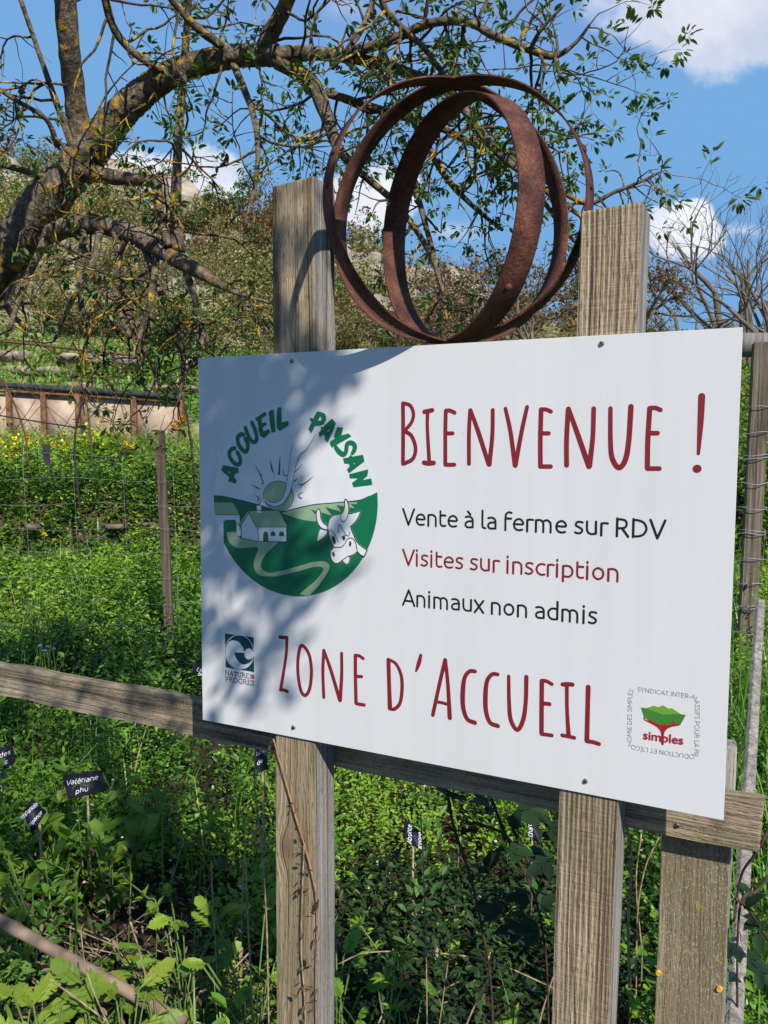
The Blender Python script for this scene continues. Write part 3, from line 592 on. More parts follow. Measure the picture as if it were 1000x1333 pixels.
serif('NATURE', N1([(112, 570)])[0], N1([(376, 608)])[0], N1([(112, 522)])[0]); serif('PROGRES', N1([(114, 637)])[0], N1([(432, 686)])[0], N1([(114, 588)])[0])
P.build('square_emblem', panel)

# ---- tree emblem with its ring of letters
P = Print(); Q1 = crop(800, 880, .13)
P.poly('ogreen', Q1([(266, 316), (310, 320), (490, 385), (650, 378), (716, 390), (664, 482), (560, 492), (440, 485), (345, 445), (297, 412)]), 1)
P.poly('ogreen2', Q1([(312, 322), (395, 295), (438, 311), (487, 291), (545, 327), (575, 320), (662, 378), (575, 384), (490, 386)]), 2)
P.poly('oxred', catmull(Q1([(291, 408), (312, 433), (350, 446), (362, 421), (371, 448), (440, 480), (520, 488), (572, 481), (592, 462), (575, 440), (600, 448), (606, 482), (666, 480), (640, 496), (580, 505), (530, 528), (503, 560), (494, 610), (486, 672), (468, 672), (470, 600), (466, 555), (430, 510), (370, 475), (316, 448), (296, 430)]), 2, True), 3)
type_line('x', 'simples', 'oxred', Q1([(289, 628)])[0], Q1([(690, 686)])[0], Q1([(289, 560)])[0], cap_ratio=0.56, off=0.018, pr=P, lay=4)
SANS.update({'S': (.5, [[(.43, .60), (.33, .66), (.20, .655), (.10, .58), (.10, .45), (.24, .37), (.38, .28), (.43, .17), (.34, .06), (.20, .03), (.07, .08)]]), 'Y': (.56, [[(.04, .69), (.28, .33)], [(.52, .69), (.28, .33)], [(.28, .33), (.28, 0)]]),
  'N': (.7, [[(.11, 0), (.11, .69)], [(.11, .69), (.59, 0)], [(.59, 0), (.59, .69)]]), 'I': (.24, [[(.12, 0), (.12, .69)]]), 'T': (.52, [[(.26, 0), (.26, .66)], [(.03, .66), (.49, .66)]]), 'E': (.52, [[(.11, 0), (.11, .69)], [(.11, .66), (.45, .66)], [(.11, .36), (.41, .36)], [(.11, .03), (.46, .03)]]),
  'M': (.82, [[(.10, 0), (.13, .69)], [(.13, .69), (.41, .2)], [(.41, .2), (.69, .69)], [(.69, .69), (.72, 0)]]), 'P': (.55, [[(.11, 0), (.11, .69)], [(.11, .66), (.30, .66), (.45, .60), (.48, .48), (.42, .34), (.28, .29), (.11, .29)]]),
  'O': (.78, [[(.39, .67), (.18, .58), (.08, .345), (.18, .11), (.39, .02), (.60, .11), (.70, .345), (.60, .58), (.39, .67)]]), 'U': (.68, [[(.11, .69), (.11, .25), (.19, .07), (.34, .025), (.49, .07), (.57, .25), (.57, .69)]]),
  '-': (.34, [[(.05, .29), (.29, .29)]]), "'": (.2, [[(.1, .69), (.1, .52)]]), '·': (.26, [[(.12, .33), (.14, .33)]]), 'C': (.6, [[(.54, .60), (.36, .66), (.15, .56), (.08, .345), (.15, .12), (.36, .03), (.54, .08)]]), 'L': (.48, [[(.11, .69), (.11, .03)], [(.11, .03), (.45, .03)]])})
SANS['F'] = (.48, [[(.11, 0), (.11, .69)], [(.11, .66), (.44, .66)], [(.11, .36), (.39, .36)]])
SANS['É'] = (.52, SANS['E'][1] + [[(.24, .78), (.36, .9)]])
def ring(txt, c4, start, rad, cap, m, w=.055):                 # letters run clockwise round a rounded square, tops outward
    q = []
    for k in range(4):
        a, c_, e = (np.array(sp(*c4[(k + n_) % 4])) for n_ in (-1, 0, 1)); d0 = (a - c_) / np.linalg.norm(a - c_); d1 = (e - c_) / np.linalg.norm(e - c_)
        for t in np.linspace(0, 1, 14): q.append(tuple((1 - t) ** 2 * (c_ + d0 * rad) + 2 * t * (1 - t) * c_ + t * t * (c_ + d1 * rad)))
    q.append(q[0]); q2 = []
    for i in range(len(q) - 1):
        for t in np.linspace(0, 1, 6)[:-1]: q2.append((q[i][0] + (q[i + 1][0] - q[i][0]) * t, q[i][1] + (q[i + 1][1] - q[i][1]) * t))
    s0 = sp(*start); k0 = min(range(len(q2)), key=lambda i: (q2[i][0] - s0[0]) ** 2 + (q2[i][1] - s0[1]) ** 2); q = q2[k0:] + q2[:k0 + 1]; L = [0]
    for i in range(1, len(q)): L.append(L[-1] + math.hypot(q[i][0] - q[i - 1][0], q[i][1] - q[i - 1][1]))
    X_, Z_ = [p[0] for p in q], [p[1] for p in q]; tot = sum(SANS[ch][0] for ch in txt); sc = L[-1] / tot; pos_ = 0; sv = cap / .69
    for ch in txt:
        adv, strokes = SANS[ch]; mid = (pos_ + adv / 2) * sc; pos_ += adv; X, Z = np.interp(mid, L, X_), np.interp(mid, L, Z_); e_ = cap * .35
        tx, tz = np.interp(min(mid + e_, L[-1]), L, X_) - np.interp(max(mid - e_, 0), L, X_), np.interp(min(mid + e_, L[-1]), L, Z_) - np.interp(max(mid - e_, 0), L, Z_); l = math.hypot(tx, tz); tx /= l; tz /= l
        for st in strokes: P.stroke(m, [(X + tx * (p[0] - adv / 2) * sc - tz * (p[1] * sv - cap / 2), Z + tz * (p[0] - adv / 2) * sc + tx * (p[1] * sv - cap / 2)) for p in st], w * sv, 1, n=4, plane=True, straight=len(st) == 2)
ring("SYNDICAT INTER-MASSIFS POUR LA PRODUCTION ET L'ÉCONOMIE DES SIMPLES · ", Q1([(158, 122), (832, 212), (824, 818), (148, 710)]), Q1([(245, 137)])[0], .009, .0056, 'grey')
P.build('tree_emblem', panel)

# ------------------------------------------------------------------ rail and board behind the posts
RD = 0.0032 + DP + 0.001; RT = 0.027
rl0, rl1 = sp(0, 867, RD), sp(993, 1047, RD); rb0, rb1 = sp(0, 905, RD), sp(990, 1113, RD)
fence = empty('rail_fence', (S0.x, S0.y, 0), YAW, 'weathered horizontal wooden rail nailed to a broad brown board post, running behind the white board', 'fence')
bm = box_bm(rl0[0] - 0.9, rl1[0], RD, RD + RT, 0, 1, 0.003, 30, 0.0012, 9)
for v in bm.verts:
    t = (v.co.x - rl0[0]) / (rl1[0] - rl0[0]); top = rl0[1] + (rl1[1] - rl0[1]) * t; bot = rb0[1] + (rb1[1] - rb0[1]) * t
    w = 0.0018 * math.sin(v.co.x * 19) + 0.0012 * math.sin(v.co.x * 47)
    k = v.co.z; v.co.z = GZ + bot + (top - bot) * k + w
    if v.co.x > rl1[0] - 0.004: v.co.x += (k - 0.5) * 0.004
rail = bm_obj('rail', bm, MAT['rail'], fence)
screw(881, 1075, rail, RD, 0.0042)
CD = RD + RT + 0.001
PCx = (sp(861, 1100, CD)[0], sp(951.5, 1100, CD)[0]); PCl = sp(852, 1333, CD)[0]
board = make_post(PCx[0], PCx[1], CD, CD + 0.03, GZ + sp(900, 1060, CD)[1], MAT['post_c'], 'post', fence, 8, lean=(PCx[0] - PCl) / (sp(861, 1100, CD)[1] - sp(852, 1333, CD)[1]) * 0.6)
def disc_y(name, px, py, dy, r, th, mat, parent):
    x, z = sp(px, py, dy); bm = bmesh.new(); bmesh.ops.create_cone(bm, cap_ends=True, segments=16, radius1=r, radius2=r * 0.8, depth=th)
    for v in bm.verts: v.co = Vector((v.co.x + x, -v.co.z + dy - th / 2, v.co.y + z + GZ))
    return bm_obj(name, bm, mat, parent)
for (px, py) in ((857.5, 1266), (936.5, 1287)): disc_y('yellow_tack', px, py, CD, 0.0044, 0.003, MAT['tack'], board)

# ------------------------------------------------------------------ barrel hoops set as a globe
r = ray(591, 271); q = EYE - S0; t = (0.048 - q.dot(YD)) / r.dot(YD); HC = EYE + r * t
HR = 174.0 / F * (r * t).y / r.y * 1.0
hoops = empty('hoop_globe', (HC.x, HC.y, HC.z - HR), 0, 'globe of three crossed rusty barrel hoops standing on top edge of white board', 'sculpture')
def hoop(phi, R, w, th=0.0022, tilt=0.0, rv=(), sq=0.925):
    ax = Vector((math.sin(phi), math.cos(phi), 0)); e1 = Vector((math.cos(phi), -math.sin(phi), 0)); e2 = Vector((0, 0, 1)); n = 128; V = []; Fc = []
    for i in range(n):
        a = 2 * PI * i / n; d = e1 * math.cos(a) + e2 * math.sin(a) * sq; wob = 1 + 0.004 * math.sin(3 * a + phi * 5) + 0.0022 * math.sin(7 * a + phi)
        for (rr, s_) in ((R * wob, -1), (R * wob, 1), (R * wob - th, 1), (R * wob - th, -1)):
            V.append(d * (rr + tilt * s_ * w / 2) + ax * (s_ * w / 2) + Vector((0, 0, R * sq)))
    for i in range(n):
        j = (i + 1) % n
        for k in range(4): Fc.append((4 * i + k, 4 * i + (k + 1) % 4, 4 * j + (k + 1) % 4, 4 * j + k))
    g = Geo(); g.add(V, Fc); o = g.build('hoop', MAT['rust'], hoops, smooth=True)
    o.data.polygons.foreach_set('use_smooth', [k % 4 in (0, 2) for k in range(len(Fc))])
    for a, off in rv:
        bm = bmesh.new(); bmesh.ops.create_uvsphere(bm, u_segments=12, v_segments=8, radius=0.0058)
        d = e1 * math.cos(a) + e2 * math.sin(a) * sq; p = d * (R + 0.0008) + ax * off + Vector((0, 0, R * sq))
        for v in bm.verts: v.co = v.co - d * v.co.dot(d) * 0.45 + p
        bm_obj('rivet', bm, MAT['rust'], o, True)
    return o
R_ = math.radians
hoop(R_(61.5), HR * .925, 0.04, sq=.955, rv=((-0.72, -0.002), (-1.0, 0.004)), tilt=.02)
hoop(R_(30), HR * 1.03, 0.034, rv=((0.33, 0.0), (0.06, 0.0)), tilt=-.03)
hoop(R_(152.5), HR * 1.03, 0.031, rv=((0.32, 0.0), (0.07, 0.0)), tilt=.03)
# ------------------------------------------------------------------ ground, hill and far distance
SKY_PX = [-900, -300, 0, 250, 350, 450, 600, 700, 850, 1000, 1300, 1900]
SKY_PY = [215, 225, 240, 268, 305, 345, 398, 425, 440, 440, 430, 420]
def sstep(a, b, x): t = np.clip((x - a) / (b - a), 0, 1); return t * t * (3 - 2 * t)
def terrain(x, y):
    x, y = np.asarray(x, float), np.asarray(y, float)
    tx = x / np.maximum(y, 4.0) * F + 500
    zr = 1.5 + (586 - np.interp(tx, SKY_PX, SKY_PY)) / F * 60
    z = 0.33 * sstep(4.6, 6.8, y) + 0.72 * sstep(6.95, 7.25, y) + 0.25 * sstep(7.3, 10.5, y) + 0.55 * sstep(10.9, 11.6, y)
    s = np.clip((y - 11.5) / 48.5, 0, 1)
    z = z + (zr - 1.85) * s ** 1.5
    z = z - np.clip((y - 62) * 0.05, 0, 6)
    z = z + 0.05 * np.sin(x * 1.3 + y * 0.7) * np.cos(y * 1.1 - x * 0.4) * sstep(1, 4, np.hypot(x, y)) + 0.35 * np.sin(x * .35 + 1) * np.sin(y * .31) * sstep(14, 24, y) + 0.9 * np.sin(x * .17) * np.sin(y * .13 + 2) * sstep(25, 45, y)
    return z
def T(x, y): return float(terrain(x, y))
ys = np.concatenate((np.linspace(-30, 0, 13)[:-1], np.linspace(0, 14, 85), np.linspace(14.4, 40, 60), np.linspace(41, 75, 40), np.linspace(80, 420, 18)))
us = np.concatenate((np.linspace(-3.5, -1.3, 10)[:-1], np.linspace(-1.3, 1.3, 121), np.linspace(1.3, 3.5, 10)[1:]))
gx_, gy_ = np.meshgrid(us, ys); gx_ = gx_ * (np.abs(gy_) * 0.92 + 6)
V = np.stack((gx_.ravel(), gy_.ravel(), terrain(gx_.ravel(), gy_.ravel())), 1); nu = len(us)
i0 = (np.arange(len(ys) - 1)[:, None] * nu + np.arange(nu - 1)[None]).ravel()
m, nt, b = new_mat('soil_and_turf', 0.95, spec=0.1)
pos = nd(nt, 'ShaderNodeNewGeometry').outputs['Position']; sepp = nd(nt, 'ShaderNodeSeparateXYZ', {0: pos})
a1 = nd(nt, 'ShaderNodeTexNoise', {'Vector': pos, 'Scale': 0.5, 'Detail': 9.0, 'Roughness': 0.65}).outputs[0]
a2 = nd(nt, 'ShaderNodeTexNoise', {'Vector': pos, 'Scale': 14.0, 'Detail': 7.0, 'Roughness': 0.7}).outputs[0]
a3 = nd(nt, 'ShaderNodeTexNoise', {'Vector': pos, 'Scale': 2.6, 'Detail': 7.0, 'Roughness': 0.7}).outputs[0]
soil = ramp(nt, a2, ((0.35, (0.02, 0.014, 0.009)), (0.5, (0.05, 0.036, 0.022)), (0.65, (0.1, 0.075, 0.048))))
turf = ramp(nt, a3, ((0.32, (0.08, 0.12, 0.022)), (0.47, (0.17, 0.21, 0.05)), (0.56, (0.27, 0.25, 0.1)), (0.66, (0.42, 0.35, 0.23))))
scrub = ramp(nt, a1, ((0.35, (0.16, 0.15, 0.075)), (0.5, (0.28, 0.24, 0.14)), (0.6, (0.36, 0.3, 0.2)), (0.7, (0.45, 0.38, 0.29))))
fy = nd(nt, 'ShaderNodeMapRange', {0: sepp.outputs[1], 1: 6.0, 2: 12.0}).outputs[0]; fh = nd(nt, 'ShaderNodeMapRange', {0: sepp.outputs[1], 1: 20.0, 2: 34.0}).outputs[0]
lnk(nt, mixc(nt, fh, mixc(nt, fy, soil, turf), scrub), b.inputs['Base Color']); bump(nt, b, math_(nt, 'ADD', a2, a3), 0.8, 0.06)
ground = obj('ground', V, np.stack((i0, i0 + 1, i0 + nu + 1, i0 + nu), 1), m, smooth=True); tag(ground, kind='structure')
# far mountain
V = []; xs = np.linspace(-900, 700, 90); r8 = np.random.default_rng(5)
for k, (dy, f) in enumerate(((0, 0), (180, .62), (330, 1.0), (520, .55), (700, 0))):
    for x in xs:
        h = 118 + 90 * math.exp(-((x + 60) / 150) ** 2) + 16 * math.sin(x * .021) + 8 * math.sin(x * .063 + k) + r8.uniform(-4, 4)
        V.append((x, 900 + dy, h * f - 6))
Fm = [(k * 90 + i, k * 90 + i + 1, (k + 1) * 90 + i + 1, (k + 1) * 90 + i) for k in range(4) for i in range(89)]
m, nt, b = new_mat('haze_blue_mountain', 0.95, spec=0.05); pos = nd(nt, 'ShaderNodeNewGeometry').outputs['Position']
n = nd(nt, 'ShaderNodeTexNoise', {'Vector': pos, 'Scale': 0.03, 'Detail': 9.0, 'Roughness': 0.7}).outputs[0]
lnk(nt, ramp(nt, n, ((0.35, (0.07, 0.085, 0.1)), (0.55, (0.13, 0.14, 0.16)), (0.7, (0.2, 0.2, 0.22)))), b.inputs['Base Color'])  # blue-grey base colour stands in for distance haze
tag(obj('mountain', V, Fm, m, smooth=True), kind='structure')

# ------------------------------------------------------------------ leaf and plant kit
def leaf_mat(name, stops, trans=0.35, rough=0.5, spec=0.35):
    m, nt, b = new_mat(name, rough, spec=spec)
    at_ = nd(nt, 'ShaderNodeAttribute', attribute_name='tint').outputs['Fac']
    c = ramp(nt, at_, stops)
    oi = nd(nt, 'ShaderNodeObjectInfo').outputs['Random']
    c = nd(nt, 'ShaderNodeHueSaturation', {'Hue': math_(nt, 'ADD', 0.488, math_(nt, 'MULTIPLY', oi, 0.024)), 'Value': math_(nt, 'ADD', 0.85, math_(nt, 'MULTIPLY', oi, 0.3)), 'Color': c}).outputs[0]
    lnk(nt, c, b.inputs['Base Color'])
    t = nd(nt, 'ShaderNodeBsdfTranslucent', {'Color': mixc(nt, 1.0, c, (1.25, 1.25, 0.6), 'MULTIPLY')})
    ms = nd(nt, 'ShaderNodeMixShader', {0: trans, 1: b.outputs[0], 2: t.outputs[0]})
    lnk(nt, ms.outputs[0], nt.nodes['Material Output'].inputs[0]); return m
MAT['weed'] = leaf_mat('weed_leaf', ((0.0, (0.035, 0.1, 0.01)), (0.5, (0.115, 0.23, 0.018)), (1.0, (0.27, 0.37, 0.04))))
MAT['dleaf'] = leaf_mat('deep_green_leaf', ((0.0, (0.022, 0.06, 0.014)), (0.5, (0.06, 0.13, 0.025)), (1.0, (0.12, 0.21, 0.04))), 0.3)
MAT['lime'] = leaf_mat('bright_leaf', ((0.0, (0.1, 0.19, 0.022)), (0.5, (0.17, 0.28, 0.03)), (1.0, (0.28, 0.37, 0.045))), 0.4)
MAT['grass'] = leaf_mat('grass_blade', ((0.0, (0.03, 0.1, 0.015)), (0.5, (0.09, 0.21, 0.025)), (0.9, (0.19, 0.3, 0.05)), (1.0, (0.38, 0.32, 0.16))), 0.3, 0.4, 0.5)
MAT['tleaf'] = leaf_mat('young_tree_leaf', ((0.0, (0.04, 0.1, 0.024)), (0.5, (0.09, 0.18, 0.042)), (1.0, (0.18, 0.28, 0.07))), 0.3)
MAT['olive'] = leaf_mat('hill_shrub_leaf', ((0.0, (0.09, 0.1, 0.03)), (0.4, (0.21, 0.21, 0.07)), (0.7, (0.3, 0.27, 0.11)), (1.0, (0.38, 0.3, 0.17))), 0.25, 0.7, 0.2)
MAT['budleaf'] = leaf_mat('brown_bud_leaf', ((0.0, (0.09, 0.05, 0.022)), (0.5, (0.2, 0.125, 0.05)), (1.0, (0.28, 0.21, 0.075))), 0.25, 0.7, 0.2)
MAT['yellow'] = leaf_mat('yellow_petal', ((0.0, (0.5, 0.4, 0.01)), (1.0, (0.75, 0.62, 0.03))), 0.3)
MAT['orange'] = leaf_mat('orange_petal', ((0.0, (0.65, 0.28, 0.01)), (1.0, (0.8, 0.42, 0.02))), 0.3)
MAT['violet'] = leaf_mat('blue_violet_petal', ((0.0, (0.3, 0.33, 0.55)), (1.0, (0.5, 0.53, 0.75))), 0.3)
MAT['cream'] = leaf_mat('white_petal', ((0.0, (0.6, 0.6, 0.5)), (1.0, (0.8, 0.8, 0.75))), 0.3)
MAT['dry'] = leaf_mat('dry_leaf', ((0.0, (0.05, 0.028, 0.015)), (0.5, (0.15, 0.095, 0.055)), (1.0, (0.33, 0.24, 0.15))), 0.15, 0.8, 0.2)
def simple_mat(name, c0, c1, scale=60.0, rough=0.8):
    m, nt, b = new_mat(name, rough, spec=0.2); n = nd(nt, 'ShaderNodeTexNoise', {'Vector': ocoord(nt), 'Scale': scale, 'Detail': 4.0}).outputs[0]
    lnk(nt, ramp(nt, n, ((0.35, c0), (0.65, c1))), b.inputs['Base Color']); bump(nt, b, n, 0.4, 0.002); return m
MAT['stem'] = simple_mat('green_stem', (0.06, 0.12, 0.025), (0.12, 0.19, 0.05)); MAT['dstem'] = simple_mat('dry_straw_stem', (0.16, 0.11, 0.065), (0.38, 0.29, 0.18))
MAT['ostem'] = simple_mat('orange_dry_stem', (0.25, 0.1, 0.04), (0.42, 0.2, 0.08)); MAT['bstem'] = simple_mat('purple_brown_cane', (0.03, 0.016, 0.014), (0.085, 0.045, 0.035))
MAT['wire'] = simple_mat('galvanised_wire', (0.22, 0.23, 0.24), (0.42, 0.43, 0.45), 200, 0.45); MAT['rwire'] = simple_mat('rusty_wire', (0.06, 0.03, 0.02), (0.17, 0.075, 0.045), 120)
MAT['iron'] = simple_mat('dark_iron_rod', (0.015, 0.013, 0.014), (0.05, 0.04, 0.038), 90); MAT['slate'] = simple_mat('black_slate', (0.007, 0.008, 0.013), (0.018, 0.02, 0.028), 40, 0.55)
MAT['chalk'] = simple_mat('white_chalk_paint', (0.6, 0.62, 0.68), (0.8, 0.8, 0.84), 300); MAT['twig'] = simple_mat('grey_brown_twig', (0.075, 0.06, 0.047), (0.17, 0.14, 0.11), 20)
MAT['bamboo'] = simple_mat('dull_bamboo', (0.15, 0.1, 0.072), (0.26, 0.185, 0.14), 22)
LEAF6 = np.array([(0, 0, 0), (.2, .3, .06), (.17, .68, .04), (0, 1, -.06), (-.17, .68, .04), (-.2, .3, .06)])
ROUND6 = np.array([(0, 0, 0), (.36, .25, .07), (.34, .72, .05), (0, 1, -.04), (-.34, .72, .05), (-.36, .25, .07)])
NARROW6 = np.array([(0, 0, 0), (.1, .3, .04), (.085, .65, .03), (0, 1, -.12), (-.085, .65, .03), (-.1, .3, .04)])
LF = np.array([(0, 1, 2, 3), (0, 3, 4, 5)])
def nrmz(a): return a / np.maximum(np.linalg.norm(a, axis=-1, keepdims=True), 1e-9)
def put(tmpl, tf, pos, d, up, size, wide=1.0):
    d = nrmz(d); x = nrmz(np.cross(d, up)); z = np.cross(x, d)
    s = np.asarray(size)[:, None, None]
    v = pos[:, None] + s * (tmpl[None, :, 0:1] * wide * x[:, None] + tmpl[None, :, 1:2] * d[:, None] + tmpl[None, :, 2:3] * z[:, None])
    k = tmpl.shape[0]; f = (tf[None] + (np.arange(len(pos)) * k)[:, None, None]).reshape(-1, tf.shape[1])
    return v.reshape(-1, 3), f
class Leaves:
    def __init__(s): s.v = []; s.f = []; s.t = []; s.n = 0
    def add(s, tmpl, pos, d, size, tint, up=None, wide=1.0, tf=LF):
        if len(pos) == 0: return
        up = np.array([0, 0, 1.0]) + NR.normal(0, .35, (len(pos), 3)) if up is None else up
        v, f = put(tmpl, tf, np.asarray(pos, float), np.asarray(d, float), up, size, wide)
        s.v.append(v); s.f.append(f + s.n); s.n += len(v); s.t.append(np.repeat(np.clip(tint, 0, 1), tmpl.shape[0]))
    def raw(s, v, f, t): s.v.append(v); s.f.append(f + s.n); s.n += len(v); s.t.append(t)
    def build(s, name, mat, parent=None): return obj(name, np.concatenate(s.v), np.concatenate(s.f), mat, parent, tint=np.concatenate(s.t))
def blades(L, pos, az, h, bend, w, tint, seg=4):
    n = len(pos); t = np.linspace(0, 1, seg + 1)
    hx, hy = np.cos(az), np.sin(az)
    out = (bend[:, None] * t ** 2); zz = h[:, None] * (t - 0.42 * (bend / np.maximum(h, .01))[:, None].clip(0, 1.6) * t ** 2)
    ww = w[:, None] * (1 - t ** 1.6 * 0.96) / 2
    cx_ = pos[:, 0:1] + hx[:, None] * out; cy_ = pos[:, 1:2] + hy[:, None] * out; cz_ = pos[:, 2:3] + zz
    px_, py_ = -hy[:, None] * ww, hx[:, None] * ww
    v = np.stack((np.stack((cx_ - px_, cy_ - py_, cz_), -1), np.stack((cx_ + px_, cy_ + py_, cz_), -1)), 2).reshape(n, -1, 3)
    q = np.array([(2 * i, 2 * i + 1, 2 * i + 3, 2 * i + 2) for i in range(seg)])
    f = (q[None] + (np.arange(n) * (2 * seg + 2))[:, None, None]).reshape(-1, 4)
    L.raw(v.reshape(-1, 3), f, np.repeat(np.clip(tint, 0, 1), 2 * seg + 2))
def spots(n, y0, y1, half=0.62, pad=0.5, x0=None, x1=None):
    y = np.sqrt(NR.uniform(y0 * y0, y1 * y1, n)); x = NR.uniform(-1, 1, n) * (half * y + pad)
    if x0 is not None: k = (x > x0) & (x < x1); x, y = x[k], y[k]
    return np.stack((x, y, terrain(x, y)), 1)
def patch(p, s, seed): return 0.5 + 0.25 * (np.sin(p[:, 0] * s + seed) + np.sin(p[:, 1] * s * 1.3 + seed * 2.1 + p[:, 0] * s * .5))
def weeds(L, P, k, h, size, tmpl, tint=0.5, tilt=0.3, spread=.06, seed=0):
    n = len(P); pp = np.repeat(P, k, 0); hh = np.repeat(h, k) * np.sqrt(NR.uniform(0.02, 1, n * k)); az = NR.uniform(0, 2 * PI, n * k)
    lean = np.repeat(NR.normal(0, .12, (n, 2)), k, 0)
    pos = pp + np.stack((np.cos(az) * spread * .4 + lean[:, 0] * hh, np.sin(az) * spread * .4 + lean[:, 1] * hh, hh), 1)
    d = np.stack((np.cos(az), np.sin(az), NR.normal(tilt, .4, n * k)), 1)
    tt = np.repeat(tint if not np.isscalar(tint) else np.full(n, tint), k) + NR.normal(0, .16, n * k)
    L.add(tmpl, pos, d, size * NR.uniform(.6, 1.3, n * k), tt)

# ---- uncountable ground cover
def in_shade_of_board(P): return None
keep = lambda P, m: P[m]
L = Leaves(); Q = Leaves(); D = Leaves()
def thin(P):                                                    # leave gaps between the clumps, and strip bright weeds between the posts to imitate shade
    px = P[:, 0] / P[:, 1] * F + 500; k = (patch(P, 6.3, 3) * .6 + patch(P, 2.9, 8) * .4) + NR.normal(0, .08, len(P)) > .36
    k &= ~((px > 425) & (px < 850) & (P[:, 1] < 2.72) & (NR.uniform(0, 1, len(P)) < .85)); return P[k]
P_ = thin(spots(7000, 1.25, 5.2)); a = patch(P_, 1.7, 1.0); P1 = P_[a > .36]; P2 = P_[a <= .36]
def near(P):
    px = P[:, 0] / P[:, 1] * F + 500
    f = np.clip(0.3 + 0.2 * P[:, 1], .5, 1.2); gap_ = (px > 425) & (px < 735) & (P[:, 1] < 2.75); f[gap_] *= .4
    dead = (px > 60) & (px < 340) & (P[:, 1] > 1.7) & (P[:, 1] < 2.15); f[dead] *= .45
    return f
weeds(L, P1, 24, NR.uniform(.1, .34, len(P1)) * near(P1), .023, LEAF6, patch(P1, 3.1, 2) + .45 * (P1[:, 1] > 2.8) * (P1[:, 0] > -.35))  # tint raised beyond the posts: sunlight put into the leaf colour
weeds(D, P2, 18, NR.uniform(.1, .36, len(P2)) * near(P2), .034, LEAF6, patch(P2, 2.7, 4))
P3 = thin(spots(1900, 1.3, 5.2)); weeds(L, P3, 26, NR.uniform(.2, .4, len(P3)) * near(P3), .014, ROUND6, .6, .5); P3 = thin(spots(1100, 1.3, 5.2)); weeds(L, P3[:260], 26, NR.uniform(.35, .7, 260) * near(P3[:260]), .04, LEAF6, .5, .5, spread=.05); weeds(L, P3, 14, NR.uniform(.2, .48, len(P3)) * near(P3), .036, LEAF6, .55, .5)
P3 = spots(200, 2.2, 5.2); weeds(D, P3, 11, NR.uniform(.15, .4, len(P3)), .046, LEAF6, .6, .5)
P4 = spots(4600, 1.3, 6.2); P4 = thin(P4[patch(P4, 1.2, 5) > .36]); g_ = len(P4)
blades(Q, P4, NR.uniform(0, 2 * PI, g_), NR.uniform(.18, .6, g_) * near(P4), NR.uniform(.04, .3, g_), NR.uniform(.004, .009, g_), NR.uniform(.2, 1, g_))
# lush slope up to the stone wall and terrace behind
P5 = spots(4200, 5.0, 7.2); weeds(L, P5, 18, NR.uniform(.15, .5, len(P5)) * (.6 + .7 * patch(P5, 2.9, 1)), .042, LEAF6, patch(P5, 2.2, 7) * .8 + .35)
P5 = spots(1500, 5.0, 7.2); weeds(D, P5, 12, NR.uniform(.15, .42, len(P5)), .055, LEAF6, .5)
P5 = spots(2600, 6.8, 7.5); weeds(D, P5, 14, NR.uniform(.1, .45, len(P5)), .05, LEAF6, .45); P5 = spots(900, 6.8, 7.5); weeds(L, P5, 14, NR.uniform(.1, .4, len(P5)), .045, LEAF6, .5)
P6 = spots(5200, 7.3, 11.2); weeds(L, P6, 12, NR.uniform(.1, .42, len(P6)), .048, LEAF6, patch(P6, 1.6, 3) * .5 + .6)
P6 = spots(3000, 5.2, 11.2); g_ = len(P6)
blades(Q, P6, NR.uniform(0, 2 * PI, g_), NR.uniform(.2, .6, g_), NR.uniform(.05, .3, g_), NR.uniform(.007, .014, g_), NR.uniform(.3, .95, g_), 3)
# grassy terraces of the slope
P7 = spots(14000, 11.6, 27.0, .75, 1); g_ = len(P7)
blades(Q, P7, NR.uniform(0, 2 * PI, g_), NR.uniform(.12, .38, g_), NR.uniform(.05, .3, g_), NR.uniform(.03, .07, g_), np.clip(.35 + patch(P7, .6, 3) * .55 + NR.normal(0, .12, g_), 0, 1), 2)
P7 = spots(7000, 11.6, 30.0, .75, 1); weeds(L, P7, 5, NR.uniform(.08, .4, len(P7)), .13, LEAF6, patch(P7, .7, 1) * .5 + .3)
tag(L.build('weed_cover', MAT['weed']), 'bright green leafy weeds covering the garden beds', 'weeds', kind='stuff')
tag(D.build('dark_weed_cover', MAT['dleaf']), 'darker broad-leaved weeds between the bright ones', 'weeds', kind='stuff')
tag(Q.build('grass_cover', MAT['grass']), 'long grass blades growing among the weeds', 'grass', kind='stuff')
L = Leaves(); P4 = spots(620, 1.75, 2.75, .1, .1); P4[:, 0] = (NR.uniform(425, 860, len(P4)) - 500) / F * P4[:, 1]; P4[:, 2] = terrain(P4[:, 0], P4[:, 1])  # low near-black leaves added between the posts in place of deep shade
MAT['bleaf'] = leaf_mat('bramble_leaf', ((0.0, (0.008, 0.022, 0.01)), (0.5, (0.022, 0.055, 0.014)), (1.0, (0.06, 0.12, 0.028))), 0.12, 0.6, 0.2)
weeds(L, P4, 8, NR.uniform(.04, .2, len(P4)), .032, LEAF6, .5, .2); tag(L.build('shade_undergrowth', MAT['bleaf']), 'low bramble leaves, near-black to stand in for shade under the board', 'undergrowth', kind='stuff')
